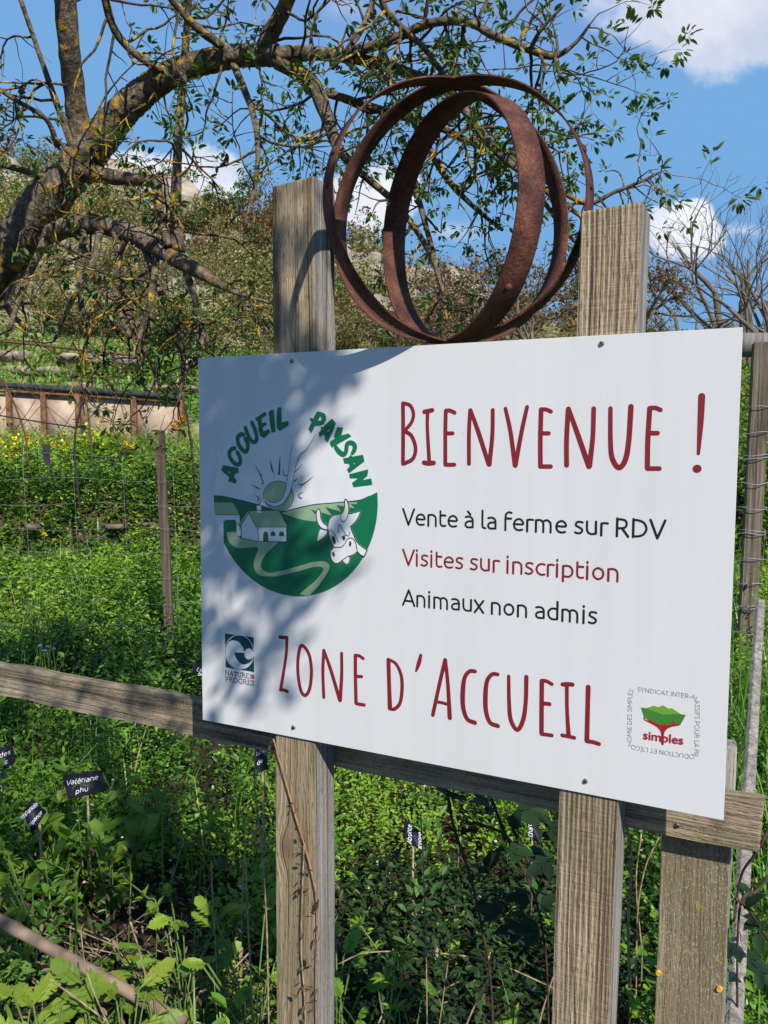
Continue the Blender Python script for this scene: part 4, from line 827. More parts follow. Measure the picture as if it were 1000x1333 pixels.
# dry litter at the foot of the fence
L = Leaves(); c0 = on_ground(200, 1240, .12)
n = 900; pos = np.stack((NR.normal(c0.x, .35, n), NR.normal(c0.y, .22, n), np.zeros(n)), 1); pos[:, 2] = terrain(pos[:, 0], pos[:, 1]) + NR.uniform(.02, .3, n)
L.add(LEAF6, pos, NR.normal(0, 1, (n, 3)), NR.uniform(.012, .034, n), NR.uniform(0, 1, n), wide=.8)
P8 = spots(1500, 1.3, 5.0); n = len(P8); P8[:, 2] += NR.uniform(.01, .12, n)
L.add(LEAF6, P8, NR.normal(0, 1, (n, 3)) * (1, 1, .4), NR.uniform(.012, .036, n), NR.uniform(0, .8, n), wide=.8)
tag(L.build('leaf_litter', MAT['dry']), 'brown dead leaves and straw littering the soil', 'leaf litter', kind='stuff')
g = Geo(); rs_ = random.Random(8)
for _ in range(170):
    q = Vector((c0.x + rs_.gauss(0, .3), c0.y + rs_.gauss(0, .2), 0)); q.z = T(q.x, q.y); a_ = rs_.uniform(0, 6.3); l_ = rs_.uniform(.08, .36); e_ = rs_.uniform(.1, 1.1)
    tube(g, [q, q + Vector((math.cos(a_) * math.cos(e_), math.sin(a_) * math.cos(e_), math.sin(e_))) * l_ * .5, q + Vector((math.cos(a_ + .3) * math.cos(e_), math.sin(a_ + .3) * math.cos(e_), math.sin(e_) * .8)) * l_], rs_.uniform(.0012, .003), 4, cap=False)
tag(g.build('dead_stalks', MAT['dstem']), 'tangle of dead brown stalks above the bamboo pole', 'dead stalks', kind='stuff')
# tiny white and violet flowers
L = Leaves(); P9 = spots(900, 2.2, 5.0); n = len(P9); P9[:, 2] += NR.uniform(.2, .4, n)
L.add(ROUND6, P9, NR.normal(0, 1, (n, 3)) * (1, 1, .3), NR.uniform(.006, .011, n), NR.uniform(0, 1, n)); tag(L.build('small_white_flowers', MAT['cream']), 'scattered tiny white flowers among the weeds', 'flowers', kind='stuff')
# ------------------------------------------------------------------ the old tree with lichen on its bark
m, nt, b = new_mat('lichen_bark', 0.95, spec=0.1)
v = ocoord(nt)
b1 = nd(nt, 'ShaderNodeTexNoise', {'Vector': v, 'Scale': 55.0, 'Detail': 8.0, 'Roughness': 0.7}).outputs[0]
b2 = nd(nt, 'ShaderNodeTexNoise', {'Vector': v, 'Scale': 9.0, 'Detail': 5.0, 'Roughness': 0.6}).outputs[0]
b3 = nd(nt, 'ShaderNodeTexNoise', {'Vector': v, 'Scale': 34.0, 'Detail': 4.0, 'Roughness': 0.6}).outputs[0]
bark = ramp(nt, b1, ((0.3, (0.05, 0.038, 0.028)), (0.5, (0.16, 0.125, 0.092)), (0.7, (0.3, 0.25, 0.19))))
moss = mixc(nt, ramp(nt, b2, ((0.55, 0.0), (0.66, 0.7))), bark, (0.05, 0.045, 0.018))
lich = math_(nt, 'MULTIPLY', ramp(nt, b3, ((0.56, 0.0), (0.6, 1.0))), ramp(nt, b2, ((0.42, 0.0), (0.52, 1.0))))
lnk(nt, mixc(nt, lich, moss, ramp(nt, b1, ((0.35, (0.28, 0.15, 0.015)), (0.65, (0.55, 0.33, 0.03))))), b.inputs['Base Color'])
vor = nd(nt, 'ShaderNodeTexVoronoi', {'Vector': ocoord(nt, (1, 1, 0.4)), 'Scale': 60.0}).outputs[0]
bump(nt, b, math_(nt, 'ADD', math_(nt, 'ADD', b1, b3), math_(nt, 'MULTIPLY', vor, 0.7)), 1.0, 0.012); MAT['bark'] = m
m, nt, b = new_mat('lichen_twig', 0.9, spec=0.1); v = ocoord(nt)
b3 = nd(nt, 'ShaderNodeTexNoise', {'Vector': v, 'Scale': 13.0, 'Detail': 5.0, 'Roughness': 0.65}).outputs[0]; b1 = nd(nt, 'ShaderNodeTexNoise', {'Vector': v, 'Scale': 90.0, 'Detail': 4.0}).outputs[0]
lnk(nt, mixc(nt, ramp(nt, b3, ((0.53, 0.0), (0.58, 1.0))), ramp(nt, b1, ((0.35, (0.035, 0.027, 0.02)), (0.65, (0.12, 0.09, 0.065)))), ramp(nt, b1, ((0.35, (0.25, 0.14, 0.02)), (0.65, (0.5, 0.31, 0.035))))), b.inputs['Base Color']); MAT['ltwig'] = m

tr0 = at(-90, 440, 2.75)
tree = empty('old_tree', (tr0.x, tr0.y, 0), 0, 'gnarled old tree with yellow lichen and young green leaves, leaning in over the hoops', 'tree')
TO = Vector((tr0.x, tr0.y, 0))
def limb(name, pts, r, mat='bark', sides=10, knob=.07, n=6):
    w = [at(px, py, Y) for px, py, Y in pts]; rr = [x * 1.0 / F * p[2] for x, p in zip(r, pts)]
    q = catmull([(p.x, p.y, p.z, k) for p, k in zip(w, rr)], n)
    P3 = [Vector(p[:3]) - TO for p in q]; R3 = [p[3] for p in q]
    if name:
        g = Geo(); tube(g, P3, R3, sides, knob=knob); g.build(name, MAT[mat], tree, smooth=True)
    return P3, R3
# trunk down to the soil, then the limbs the photo shows
tb = Vector((0, 0, -0.1)); w0 = at(-90, 440, 2.75) - TO
g = Geo(); P3, R3 = limb(None, [(-90, 440, 2.75), (0, 345, 2.68), (55, 268, 2.62), (110, 205, 2.58), (165, 140, 2.52), (225, 95, 2.46), (300, 74, 2.4), (362, 72, 2.34)], [33, 28, 26, 24, 19, 16, 14, 13], n=8)
low = [tuple(Vector((-0.28, 0.12, -0.15))), tuple(Vector((-0.25, 0.1, 0.5))), tuple(Vector((-0.16, 0.06, 1.2)))]
P3 = [Vector(p) for p in low] + P3; R3 = [.17, .14, .13] + R3
q = catmull([(*p, k) for p, k in zip(P3, R3)], 3); tube(g, [Vector(p[:3]) for p in q], [p[3] for p in q], 16, knob=.06); g.build('trunk', MAT['bark'], tree, smooth=True)
LB = [(P3[3:], R3[3:], .3)]
def add(pts, r, dens=1.0, name='branch', **k):
    x = limb(name, pts, r, **k); LB.append((x[0], x[1], dens))
add([(112, 205, 2.57), (104, 170, 2.55), (97, 120, 2.5), (90, 60, 2.42), (80, -60, 2.3), (70, -260, 2.05)], [15, 14, 13, 13, 13, 11], .8)
add([(30, 318, 2.66), (75, 300, 2.62), (130, 291, 2.55), (180, 309, 2.48), (225, 335, 2.42), (258, 353, 2.38), (300, 378, 2.36), (350, 394, 2.35)], [14, 13, 13, 12.5, 11, 9, 3.5, 2.2], 1.2)
add([(232, 328, 2.42), (229, 270, 2.42), (232, 190, 2.42), (237, 120, 2.43), (243, 40, 2.4), (250, -60, 2.3)], [9, 7, 5.5, 5, 4.5, 4], .8)
add([(340, 72, 2.36), (355, 40, 2.33), (372, 5, 2.28), (392, -60, 2.2), (400, -260, 1.95)], [12, 10.5, 9.5, 8, 7], .8)
add([(360, 72, 2.34), (420, 70, 2.3), (480, 80, 2.27), (540, 98, 2.24), (590, 125, 2.2), (640, 190, 2.15), (700, 240, 2.1), (765, 288, 2.05)], [11, 8, 7, 6.5, 6, 5.5, 4, 2.5], 1)
add([(362, 78, 2.34), (405, 108, 2.34), (425, 150, 2.32), (440, 192, 2.3), (470, 225, 2.28), (520, 270, 2.26), (560, 330, 2.25), (578, 385, 2.24)], [11, 10, 9, 7, 5, 4, 3.5, 2], 1)
add([(423, 120, 2.33), (460, 132, 2.36), (520, 150, 2.4), (570, 165, 2.42), (625, 190, 2.45), (672, 203, 2.46)], [5.5, 5, 5, 4.5, 4, 2.5])
add([(440, 74, 2.3), (510, 52, 2.2), (560, 30, 2.14), (610, 29, 2.1), (640, 45, 2.07), (690, 65, 2.04), (722, 73, 2.02), (750, 55, 2.0), (768, 32, 1.98)], [7, 6, 5.5, 5, 5, 4.5, 4, 2.5, 1.5], 1.1)
add([(490, -30, 2.1), (500, 8, 2.13), (520, 32, 2.15), (550, 60, 2.18), (578, 98, 2.2)], [4, 4, 3.5, 3.5, 3])
add([(722, 73, 2.02), (728, 95, 2.0), (737, 112, 1.99)], [2.5, 2, 1]); add([(690, 65, 2.04), (705, 38, 2.0), (735, 6, 1.97)], [3, 2.5, 1.5])
add([(432, 88, 2.31), (470, 40, 2.35), (492, -20, 2.4)], [4, 3.5, 3]); add([(543, 165, 2.4), (580, 230, 2.38), (620, 272, 2.36), (655, 300, 2.35)], [4.5, 4, 3, 2])
add([(540, 240, 2.3), (556, 300, 2.3), (574, 368, 2.3), (582, 420, 2.3)], [4, 3.5, 3, 1.5]); add([(640, 190, 2.15), (700, 228, 2.1), (760, 264, 2.06), (800, 250, 2.03), (835, 236, 2.0), (866, 221, 1.98)], [4.5, 3.5, 3, 2.5, 2, 1.2], 1.3)
add([(600, 130, 2.2), (635, 180, 2.25), (668, 218, 2.3), (720, 232, 2.3)], [4, 4, 3, 1.5]); add([(690, 236, 2.1), (735, 300, 2.14), (770, 330, 2.17), (800, 335, 2.2)], [3, 2.5, 2, 1.2])
add([(-60, 205, 2.5), (0, 214, 2.53), (45, 226, 2.55), (100, 240, 2.58)], [4, 4, 4, 4]); add([(108, 222, 2.57), (150, 231, 2.5), (205, 236, 2.45)], [11, 9, 6], .7)
add([(20, -20, 2.4), (48, 60, 2.46), (72, 130, 2.5), (100, 205, 2.55)], [3, 3, 4, 5]); add([(130, -30, 2.3), (150, 40, 2.38), (190, 80, 2.42), (235, 98, 2.45)], [5, 5, 5, 5])
add([(205, 236, 2.45), (208, 280, 2.42), (220, 320, 2.4)], [6, 6, 5], .6); add([(-40, 90, 2.3), (20, 130, 2.38), (60, 155, 2.44), (75, 190, 2.5)], [3, 3, 3, 4])
add([(300, 74, 2.4), (330, 150, 2.3), (335, 220, 2.25), (318, 300, 2.22)], [5, 4, 3, 2]); add([(200, -30, 2.25), (250, 30, 2.3), (290, 60, 2.36)], [4, 5, 6])
for pts in ([(110, 298, 2.56), (104, 370, 2.52), (112, 440, 2.5)], [(150, 300, 2.5), (165, 400, 2.47), (196, 470, 2.45), (214, 522, 2.44)], [(185, 312, 2.48), (214, 395, 2.44), (238, 465, 2.42), (232, 530, 2.42)],
            [(165, 305, 2.5), (150, 380, 2.46), (170, 440, 2.44)], [(60, 310, 2.62), (30, 375, 2.58), (12, 430, 2.56)], [(240, 345, 2.4), (262, 420, 2.38), (258, 470, 2.37)], [(25, 350, 2.67), (10, 400, 2.64), (40, 430, 2.62)],
            [(130, 300, 2.5), (120, 345, 2.46), (92, 395, 2.44), (70, 445, 2.44)], [(205, 325, 2.45), (196, 390, 2.4), (180, 450, 2.4), (188, 505, 2.4)]): add(pts, [5, 4, 3, 1.6][:len(pts)], 1.5 if pts[-1][0] > 160 else .8)
# limbs that carry the crown over the path, above the picture
UPL = []
def upper(pts, r):
    P4 = [Vector(p) - TO for p in pts]; q = catmull([(*p, k) for p, k in zip(P4, r)], 6); g = Geo(); tube(g, [Vector(p[:3]) for p in q], [p[3] for p in q], 10, knob=.06); g.build('branch', MAT['bark'], tree, smooth=True)
    UPL.append([Vector(p[:3]) for p in q])
e1_ = at(70, -260, 2.05); e2_ = at(400, -260, 1.95)
upper([e1_, (-.75, 1.5, 3.0), (-.55, .9, 3.35), (-.3, .2, 3.6), (-.1, -.6, 3.75)], [.024, .022, .02, .016, .008]); upper([e2_, (-.12, 1.3, 2.95), (0, .7, 3.25), (.2, .0, 3.45)], [.014, .013, .011, .006])
upper([(-.55, .9, 3.35), (-.9, .5, 3.5), (-1.3, 0, 3.6)], [.015, .012, .006]); upper([(-.75, 1.5, 3.0), (-1.3, 1.2, 3.2), (-1.9, .9, 3.3)], [.015, .012, .006])

TW = Geo(); LV = Leaves(); lp, ld, lsz, lt = [], [], [], []
rt = random.Random(21)
def sprig(p, d, n, sz, tint):                                  # a tuft of leaflets at a twig's end
    for _ in range(n):
        v = Vector((rt.gauss(0, 1), rt.gauss(0, 1), rt.gauss(0, 1))).normalized(); dd = (d * 0.7 + v * 0.9).normalized()
        lp.append(tuple(p + dd * rt.uniform(0, .012) + v * .006)); ld.append(tuple(dd)); lsz.append(sz * rt.uniform(.55, 1.2)); lt.append(tint + rt.gauss(0, .15))
def twig(p, d, length, r, lev, leafy, droop, knob=.0):
    step = 0.026; n = max(3, int(length / step)); pts = [p]; q = p.copy(); dd = d.copy(); tint = rt.uniform(.25, .75)
    for i in range(n):
        dd = (dd + Vector((rt.gauss(0, .2), rt.gauss(0, .2), rt.gauss(0, .2) - droop))).normalized(); q = q + dd * step; pts.append(q.copy())
    tube(TW, pts, [r * (1 - .65 * i / n) for i in range(n + 1)], 4 if lev else 5, cap=False)
    if lev < 2:
        for i in range(2, n + 1):
            if rt.random() < (.3 if lev == 0 else .2):
                v = Vector((rt.gauss(0, 1), rt.gauss(0, .7), rt.gauss(0, 1))); s = (v - dd * v.dot(dd)).normalized()
                twig(pts[i], (s * .85 + dd * .5).normalized(), length * rt.uniform(.25, .5), r * .6, lev + 1, leafy, droop)
    else:
        for i in range(1, n):
            if rt.random() < .3 * leafy: sprig(pts[i], dd, rt.randint(4, 8), .023, tint)
    if rt.random() < leafy: sprig(q, dd, rt.randint(9, 15), .0235, tint)
for P3, R3, dens in LB:
    for i in range(2, len(P3)):
        tt = (P3[min(i + 1, len(P3) - 1)] - P3[i - 1])
        if tt.length < 1e-6: continue
        if rt.random() > .36 * dens: continue
        tt.normalize(); v = Vector((rt.gauss(0, 1), rt.gauss(0, .8), rt.gauss(0, 1))); s = (v - tt * v.dot(tt)).normalized()
        lowb = P3[i].z < 2.15
        twig(P3[i], (s + tt * rt.uniform(-.1, .7)).normalized(), rt.uniform(.14, .4) * (.7 if (P3[i] + TO).x > .25 else 1), min(R3[i] * .55, .0046), 0, .85 if (P3[i] + TO).x > .1 else .55, .1 if lowb else .03)
# foliage over the path: tufts hung where they shade the board, the bed and the tree itself
def over(px, py, t, nl, sz, spread=.02):
    x, z = sp(px, py); p = S0 + U * x + Vector((0, 0, z)) + SUN * t - TO
    near_ = min((q for u_ in UPL for q in u_), key=lambda q: (q - p).length)
    q_ = [tuple(near_), tuple((near_ + p) / 2 + Vector((rt.uniform(-.05, .05), rt.uniform(-.05, .05), .05))), tuple(p)]
    tube(TW, [Vector(a) for a in catmull(q_, 4)], .0028, 4, cap=False)
    for _ in range(nl):
        o = Vector((rt.gauss(0, spread), rt.gauss(0, spread), rt.gauss(0, spread * 1.2))); v = Vector((rt.gauss(0, 1), rt.gauss(0, 1), rt.gauss(0, 1) - .5)).normalized()
        lp.append(tuple(p + o)); ld.append(tuple(v)); lsz.append(sz * rt.uniform(.6, 1.3)); lt.append(rt.uniform(.2, .8))
def shades_board(p):                                           # would this point of the crown (world) keep the sun off the sunny part of the board or the hoops?
    k_ = p - S0; h_ = k_ - SUN * (k_.dot(YD) / SUN.dot(YD)); u_ = h_.dot(U)
    return -.2 < u_ < .5 and -.6 < h_.z < 1.15
def hang(p, r=.003):
    best = sorted((q for u_ in UPL for q in u_), key=lambda q: (q - p).length)
    for q in best[:60:4]:
        m_ = (q + p) / 2 + Vector((0, 0, .04)); tw_ = [q + (m_ - q) * (i / 8) for i in range(8)] + [m_ + (p - m_) * (i / 8) for i in range(9)]
        if any(shades_board(x + TO) for x in tw_): continue
        tube(TW, [q, m_, p], r, 4, cap=False); return True
    return False
BL = [(264, 490, 14, 2), (285, 520, 18, 2), (262, 570, 20, 3), (300, 585, 22, 3), (330, 595, 20, 3), (285, 630, 22, 3), (315, 650, 22, 3), (268, 680, 20, 3), (350, 560, 12, 2), (370, 585, 12, 2), (325, 480, 8, 1), (350, 500, 8, 2), (395, 497, 9, 2), (425, 488, 9, 2), (410, 472, 6, 1), (345, 472, 6, 1), (437, 512, 5, 1), (312, 540, 10, 2),
      (265, 735, 14, 1), (268, 800, 10, 1), (262, 850, 12, 1), (345, 745, 9, 1), (385, 755, 11, 1), (400, 730, 7, 1), (352, 795, 11, 1), (378, 812, 15, 2), (365, 845, 12, 1), (338, 885, 8, 1), (305, 865, 8, 1), (358, 262, 9, 1), (372, 315, 8, 1), (360, 385, 7, 1), (300, 705, 12, 2), (335, 690, 9, 2), (345, 630, 12, 2), (270, 535, 10, 1)]
for (px, py, w_, k) in BL:
    for _ in range(k):
        over(px + rt.gauss(0, w_ * .55), py + rt.gauss(0, w_ * .75), rt.uniform(1.7, 2.6), rt.randint(9, 15), .042, .011 + w_ * .0009)
for _ in range(420):                                           # the rest of the crown
    u_ = rt.choice(UPL); q = rt.choice(u_[4:]); p = q + Vector((rt.gauss(-.35, .6), rt.gauss(-.1, .6), rt.gauss(0, .28)))
    w_ = p + TO; k_ = (w_ - S0); tY = k_.dot(YD) / SUN.dot(YD); hit = k_ - SUN * tY
    if hit.dot(U) > -.27 and -.9 < hit.z < .62 or hit.dot(U) > -.34 and .6 < hit.z < 1.3 and rt.random() < .85 or -1.2 < hit.dot(U) < -.38 and -.16 < hit.z < .04 and rt.random() < .9 or -.42 < hit.dot(U) <= -.27 and -.05 < hit.z < .62 and rt.random() < .6 or w_.y > 1.3 and w_.z < 3.1: continue
    if w_.x > -.15 and rt.random() < .6: continue
    tt_ = (w_.y - 2.5) / SUN.y; h2 = w_ - SUN * tt_                  # let the sun through to the old trunk itself
    if 1.9 < h2.z < 2.9 and -1.3 < h2.x < .4 and rt.random() < .95: continue
    if w_.z < 1.5 + 0.62 * max(w_.y, 0) + .25: continue
    if not hang(p): continue
    for _k in range(rt.randint(14, 26)):
        o = Vector((rt.gauss(0, .06), rt.gauss(0, .06), rt.gauss(0, .06))); v = Vector((rt.gauss(0, 1), rt.gauss(0, 1), rt.gauss(0, 1) - .4)).normalized()
        lp.append(tuple(p + o)); ld.append(tuple(v)); lsz.append(.05 * rt.uniform(.6, 1.3)); lt.append(rt.uniform(.2, .8))
for _ in range(120):                                           # and off much of the bed at the left
    gp = on_ground(rt.uniform(-60, 350), rt.choice((rt.uniform(1040, 1230), rt.uniform(1040, 1230), rt.uniform(790, 900))), .2); p = gp + SUN * rt.uniform(3.7, 4.9); k_ = p - S0; hit = k_ - SUN * (k_.dot(YD) / SUN.dot(YD))
    if abs(hit.dot(U)) < .5 and -.15 < hit.z < .95 or p.z - 1.5 < .62 * max(p.y, 0) + .3: continue
    p = p - TO
    if not hang(p): continue
    for _k in range(15):
        v = Vector((rt.gauss(0, 1), rt.gauss(0, 1), rt.gauss(0, 1) - .4)).normalized(); lp.append(tuple(p + Vector((rt.gauss(0, .06), rt.gauss(0, .06), rt.gauss(0, .06))))); ld.append(tuple(v)); lsz.append(.05 * rt.uniform(.6, 1.3)); lt.append(rt.uniform(.2, .8))
tw = TW.build('twigs', MAT['ltwig'], tree, smooth=True); tag(tw, kind='stuff')
LV.add(LEAF6, np.array(lp), np.array(ld), np.array(lsz), np.array(lt), wide=1.05); tag(LV.build('foliage', MAT['tleaf'], tree), kind='stuff')

# ------------------------------------------------------------------ shrubs, bare trees and rocks of the hill
def bush_mesh(name, nf, leaf, mat, flat=.75, clumps=9, seed=1, stems=True, up=.5, gap=.5):
    root = empty(name); r = np.random.default_rng(seed); L = Leaves(); cs = r.normal(0, .42, (clumps, 3)) * (1, 1, .6) + (0, 0, .55)
    cr_ = r.uniform(.2, .42, clumps); k = r.integers(0, clumps, nf); d = nrmz(r.normal(0, 1, (nf, 3))); rad = cr_[k] * r.uniform(gap, 1, nf) ** .6
    p = cs[k] + d * rad[:, None] * (1, 1, flat); p = p[p[:, 2] > .02]; n = len(p)
    L.add(LEAF6, p, d[:n] + r.normal(0, .6, (n, 3)) + (0, 0, .3), leaf * r.uniform(.6, 1.4, n), .45 + .22 * np.sin(cs[k[:n], 0] * 9 + seed) + r.normal(0, .16, n), wide=1.6)
    L.build('crown', mat, root)
    if stems:
        g = Geo()
        for c_ in cs: tube(g, [Vector((c_[0] * .15, c_[1] * .15, -.1)), Vector((c_[0] * .6, c_[1] * .6, c_[2] * .5)), Vector(c_)], [.03, .02, .01], 5, cap=False)
        g.build('trunk', MAT['twig'], root)
    return root
def bare_tree(name, seed, H=1.0, levels=5, buds=0, budmat=None, r0=.03, fork=3, spread=.55):
    root = empty(name); r = random.Random(seed); g = Geo(); bp, bd = [], []; lower = Geo()
    def go(p, d, l, rad, lev):
        n = 4; pts = [p]; q = p; dd = d
        for i in range(n):
            dd = (dd + Vector((r.gauss(0, .13), r.gauss(0, .13), r.gauss(.03, .08)))).normalized(); q = q + dd * l / n; pts.append(q)
        tube(lower if lev == 0 else g, pts, [rad * (1 - .38 * i / n) for i in range(n + 1)], 6 if lev < 2 else 3, cap=False)
        if buds and lev >= levels - 2:
            for pt in pts[1:]:
                for _ in range(buds): bp.append(tuple(pt + Vector((r.gauss(0, .012), r.gauss(0, .012), r.gauss(0, .012))))); bd.append((r.gauss(0, 1), r.gauss(0, 1), r.gauss(.5, 1)))
        if lev < levels:
            for i in range(fork if lev else fork + 1):
                k = r.randint(2, n); v = Vector((r.gauss(0, 1), r.gauss(0, 1), r.gauss(0, .5))); s = (v - dd * v.dot(dd)).normalized()
                go(pts[k], (dd + s * spread * r.uniform(.7, 1.5)).normalized(), l * r.uniform(.55, .85), rad * .58, lev + 1)
    go(Vector((0, 0, -.03)), Vector((0, 0, 1)), .27 * H, r0, 0)
    lower.build('trunk', MAT['twig'], root, smooth=True); g.build('crown', MAT['twig'], root)
    if buds:
        L = Leaves(); n = len(bp); rr = np.random.default_rng(seed); L.add(LEAF6, np.array(bp), np.array(bd), rr.uniform(.009, .02, n), rr.uniform(0, 1, n), wide=1.7); L.build('foliage', budmat, root)
    return root
def place(proto, used, x, y, s, rz, sz=1.0, label=None, cat=None, group=None, dz=-.05):
    o = proto if not used.get(proto.name) else copy_tree(proto); used[proto.name] = True
    o.location = (x, y, T(x, y) + dz); o.rotation_euler = (0, 0, rz); o.scale = (s, s, s * sz)
    return tag(o, label, cat, group)
used = {}
rb = random.Random(5)
protos = [bush_mesh('hill_shrub', 3600, .05, MAT['olive'], seed=3), bush_mesh('hill_shrub', 3000, .06, MAT['olive'], .9, 12, 8), bush_mesh('hill_shrub', 2600, .055, MAT['budleaf'], .9, 10, 13), bush_mesh('hill_shrub', 3000, .055, MAT['dleaf'], .8, 9, 17)]
gs = 'shrubs scattered over the hillside'
for k in range(240):
    px = rb.uniform(-160, 1160); Y = rb.uniform(26 if px < 420 else 17, 58) if k < 120 else rb.uniform(36, 59); x = (px - 500) / F * Y
    pr = rb.choices(protos, (5, 5, 4 if px > 300 else 2, 1.2))[0]; s = rb.uniform(.9, 2.0) * (.75 + Y / 60) * (.36 if px > 820 else .5 if px > 600 else .85)
    lab = {0: 'rounded olive-green shrub on the hillside', 1: 'loose grey-green shrub on the hillside', 2: 'brown budding shrub on the hillside', 3: 'dark evergreen shrub on the hillside'}[protos.index(pr)]
    place(pr, used, x, Y, s, rb.uniform(0, 6.3), rb.uniform(.8, 1.3), lab, 'shrub', gs)
bt = [bare_tree('bare_tree', 4, levels=6, r0=.0125, fork=2), bare_tree('bare_tree', 9, levels=6, r0=.0125, fork=2, spread=.7), bare_tree('bare_tree', 16, levels=6, r0=.0115, fork=2, spread=.45)]
for i, (px, Y, h) in enumerate(((905, 30, 9.6), (935, 32, 14.5), (972, 27, 11.4), (1010, 24, 11.5), (885, 34, 10), (1060, 28, 12), (640, 46, 6), (590, 48, 6), (540, 50, 6), (390, 52, 6), (320, 54, 6), (40, 50, 7), (-30, 46, 7), (455, 48, 6.5), (955, 40, 14), (992, 38, 14))):
    x = (px - 500) / F * Y
    place(bt[i % 3], used, x, Y, h, rb.uniform(0, 6), 1, 'leafless grey tree with fine twigs behind the garden', 'tree', 'bare trees on the slope')
bb = [bare_tree('budding_tree', 31, levels=5, buds=1, budmat=MAT['budleaf'], r0=.02, spread=.75), bare_tree('budding_tree', 37, levels=5, buds=1, budmat=MAT['budleaf'], r0=.018, spread=.6)]
for i, (px, Y, h) in enumerate(((600, 17, 4.2), (700, 16, 5.0), (770, 19, 5.8), (520, 21, 3.8), (850, 20, 4.0), (655, 24, 6.6), (895, 23, 2.8), (440, 24, 3.4), (560, 26, 6.0), (960, 21, 1.8), (1010, 18, 1.8))):
    x = (px - 500) / F * Y
    place(bb[i % 2], used, x, Y, h, rb.uniform(0, 6), 1, 'small airy tree covered in orange-brown buds on the lower slope', 'tree', 'budding trees on the lower slope')
m, nt, b = new_mat('pale_rock', 0.95, spec=0.15); v = ocoord(nt)
n1_ = nd(nt, 'ShaderNodeTexNoise', {'Vector': v, 'Scale': 3.0, 'Detail': 10.0, 'Roughness': 0.7}).outputs[0]
lnk(nt, ramp(nt, n1_, ((0.3, (0.11, 0.09, 0.07)), (0.5, (0.31, 0.26, 0.2)), (0.68, (0.46, 0.41, 0.34)))), b.inputs['Base Color']); bump(nt, b, n1_, 1.0, 0.3); MAT['rock'] = m
from mathutils import noise as mn
def rock_mesh(name, seed, sub=4, amp=.5):
    bm = bmesh.new(); bmesh.ops.create_icosphere(bm, subdivisions=sub, radius=.5)
    for v in bm.verts:
        p = v.co + Vector((seed * 3.1, seed, 0)); k = 1 + amp * (mn.noise(p * 1.6) + .5 * mn.noise(p * 4) + .25 * mn.noise(p * 9)); v.co = v.co * k
    return bm_obj(name, bm, MAT['rock'])
rk = [rock_mesh('rock', 1), rock_mesh('rock', 2), rock_mesh('rock', 5)]
for i, (px, py, Y, s, sz) in enumerate(((20, 285, 50, 7, .8), (90, 262, 54, 8, .6), (-60, 290, 48, 8, .9), (160, 262, 55, 8, .5), (215, 275, 52, 6, .6), (60, 335, 44, 4, .7), (195, 352, 40, 3.5, .8), (225, 375, 38, 3.2, .8), (250, 400, 36, 2.6, .8), (170, 395, 36, 2.2, .9), (465, 372, 46, 6, .6), (530, 388, 44, 5, .7), (585, 408, 42, 4.5, .8), (500, 420, 34, 2.6, .8), (560, 430, 32, 2.2, .7), (610, 440, 30, 1.8, .7), (450, 430, 30, 1.6, .7), (290, 330, 50, 4.5, .6))):
    x = (px - 500) / F * Y; o = rk[i % 3] if i < 3 else rk[i % 3].copy()
    if i >= 3: C.objects.link(o)
    o.location = (x, Y, at(px, py, Y).z); o.scale = (s, s * .8, s * sz); o.rotation_euler = (0, 0, i * 1.7)
    tag(o, 'pale limestone outcrop standing out of the hillside scrub', 'rock', 'rock outcrops on the hill')
# ------------------------------------------------------------------ stone walls
MAT['stone'] = simple_mat('warm_wall_stone', (0.06, 0.045, 0.03), (0.19, 0.14, 0.095), 9)
MAT['stone2'] = simple_mat('grey_wall_stone', (0.13, 0.108, 0.08), (0.35, 0.29, 0.215), 7)
def stone_wall(name, x0, x1, y, h, sh, label, mat, seed=1, gap=0.0):
    r = random.Random(seed); g = Geo(); z = 0
    while z < h:
        hh = sh * r.uniform(.7, 1.25); x = x0
        while x < x1:
            w = sh * r.uniform(.8, 2.4)
            if r.random() < gap: x += w; continue
            yy_ = y(x) if callable(y) else y; zb = T(x, yy_ - .3)
            cx_, cz_ = x + w / 2, zb + z + hh / 2; dp = sh * r.uniform(.8, 1.2)
            bm = bmesh.new(); bmesh.ops.create_icosphere(bm, subdivisions=2, radius=.5); ca, sa = math.cos(r.uniform(-.4, .4)), math.sin(r.uniform(-.5, .5)); so_ = Vector((r.uniform(0, 50), r.uniform(0, 50), 0))
            for v in bm.verts:
                c = v.co * (1 + .7 * mn.noise(v.co * 2.3 + so_) + .4 * mn.noise(v.co * 5 + so_)); c = Vector((c.x * w, c.y * dp, max(-.4, min(.32, c.z)) * hh * .85)); v.co = Vector((cx_ + c.x * ca - c.z * sa * .5, yy_ + c.y, cz_ + c.z * ca + c.x * sa * .25))
            g.add([tuple(v.co) for v in bm.verts], [tuple(v.index for v in f.verts) for f in bm.faces]); bm.free(); x += w
        z += hh * .93
    return tag(g.build(name, MAT[mat]), label, 'wall')
stone_wall('stone_wall', -3.1, -1.3, lambda x: 7.02 + .12 * math.sin(x * 5), .5, .1, 'low dry stone wall half hidden by weeds behind dark stake', 'stone', 4, .72)
stone_wall('stone_wall', -10, -1.2, lambda x: 14.6 - .05 * x, .45, .28, 'low pale stone terrace wall just above the board-sided bed', 'stone2', 6, .7)
stone_wall('stone_wall', -13, -1.5, lambda x: 19.0 - .04 * x, .5, .36, 'upper pale stone terrace wall crossing the grassy slope', 'stone2', 7, .5)

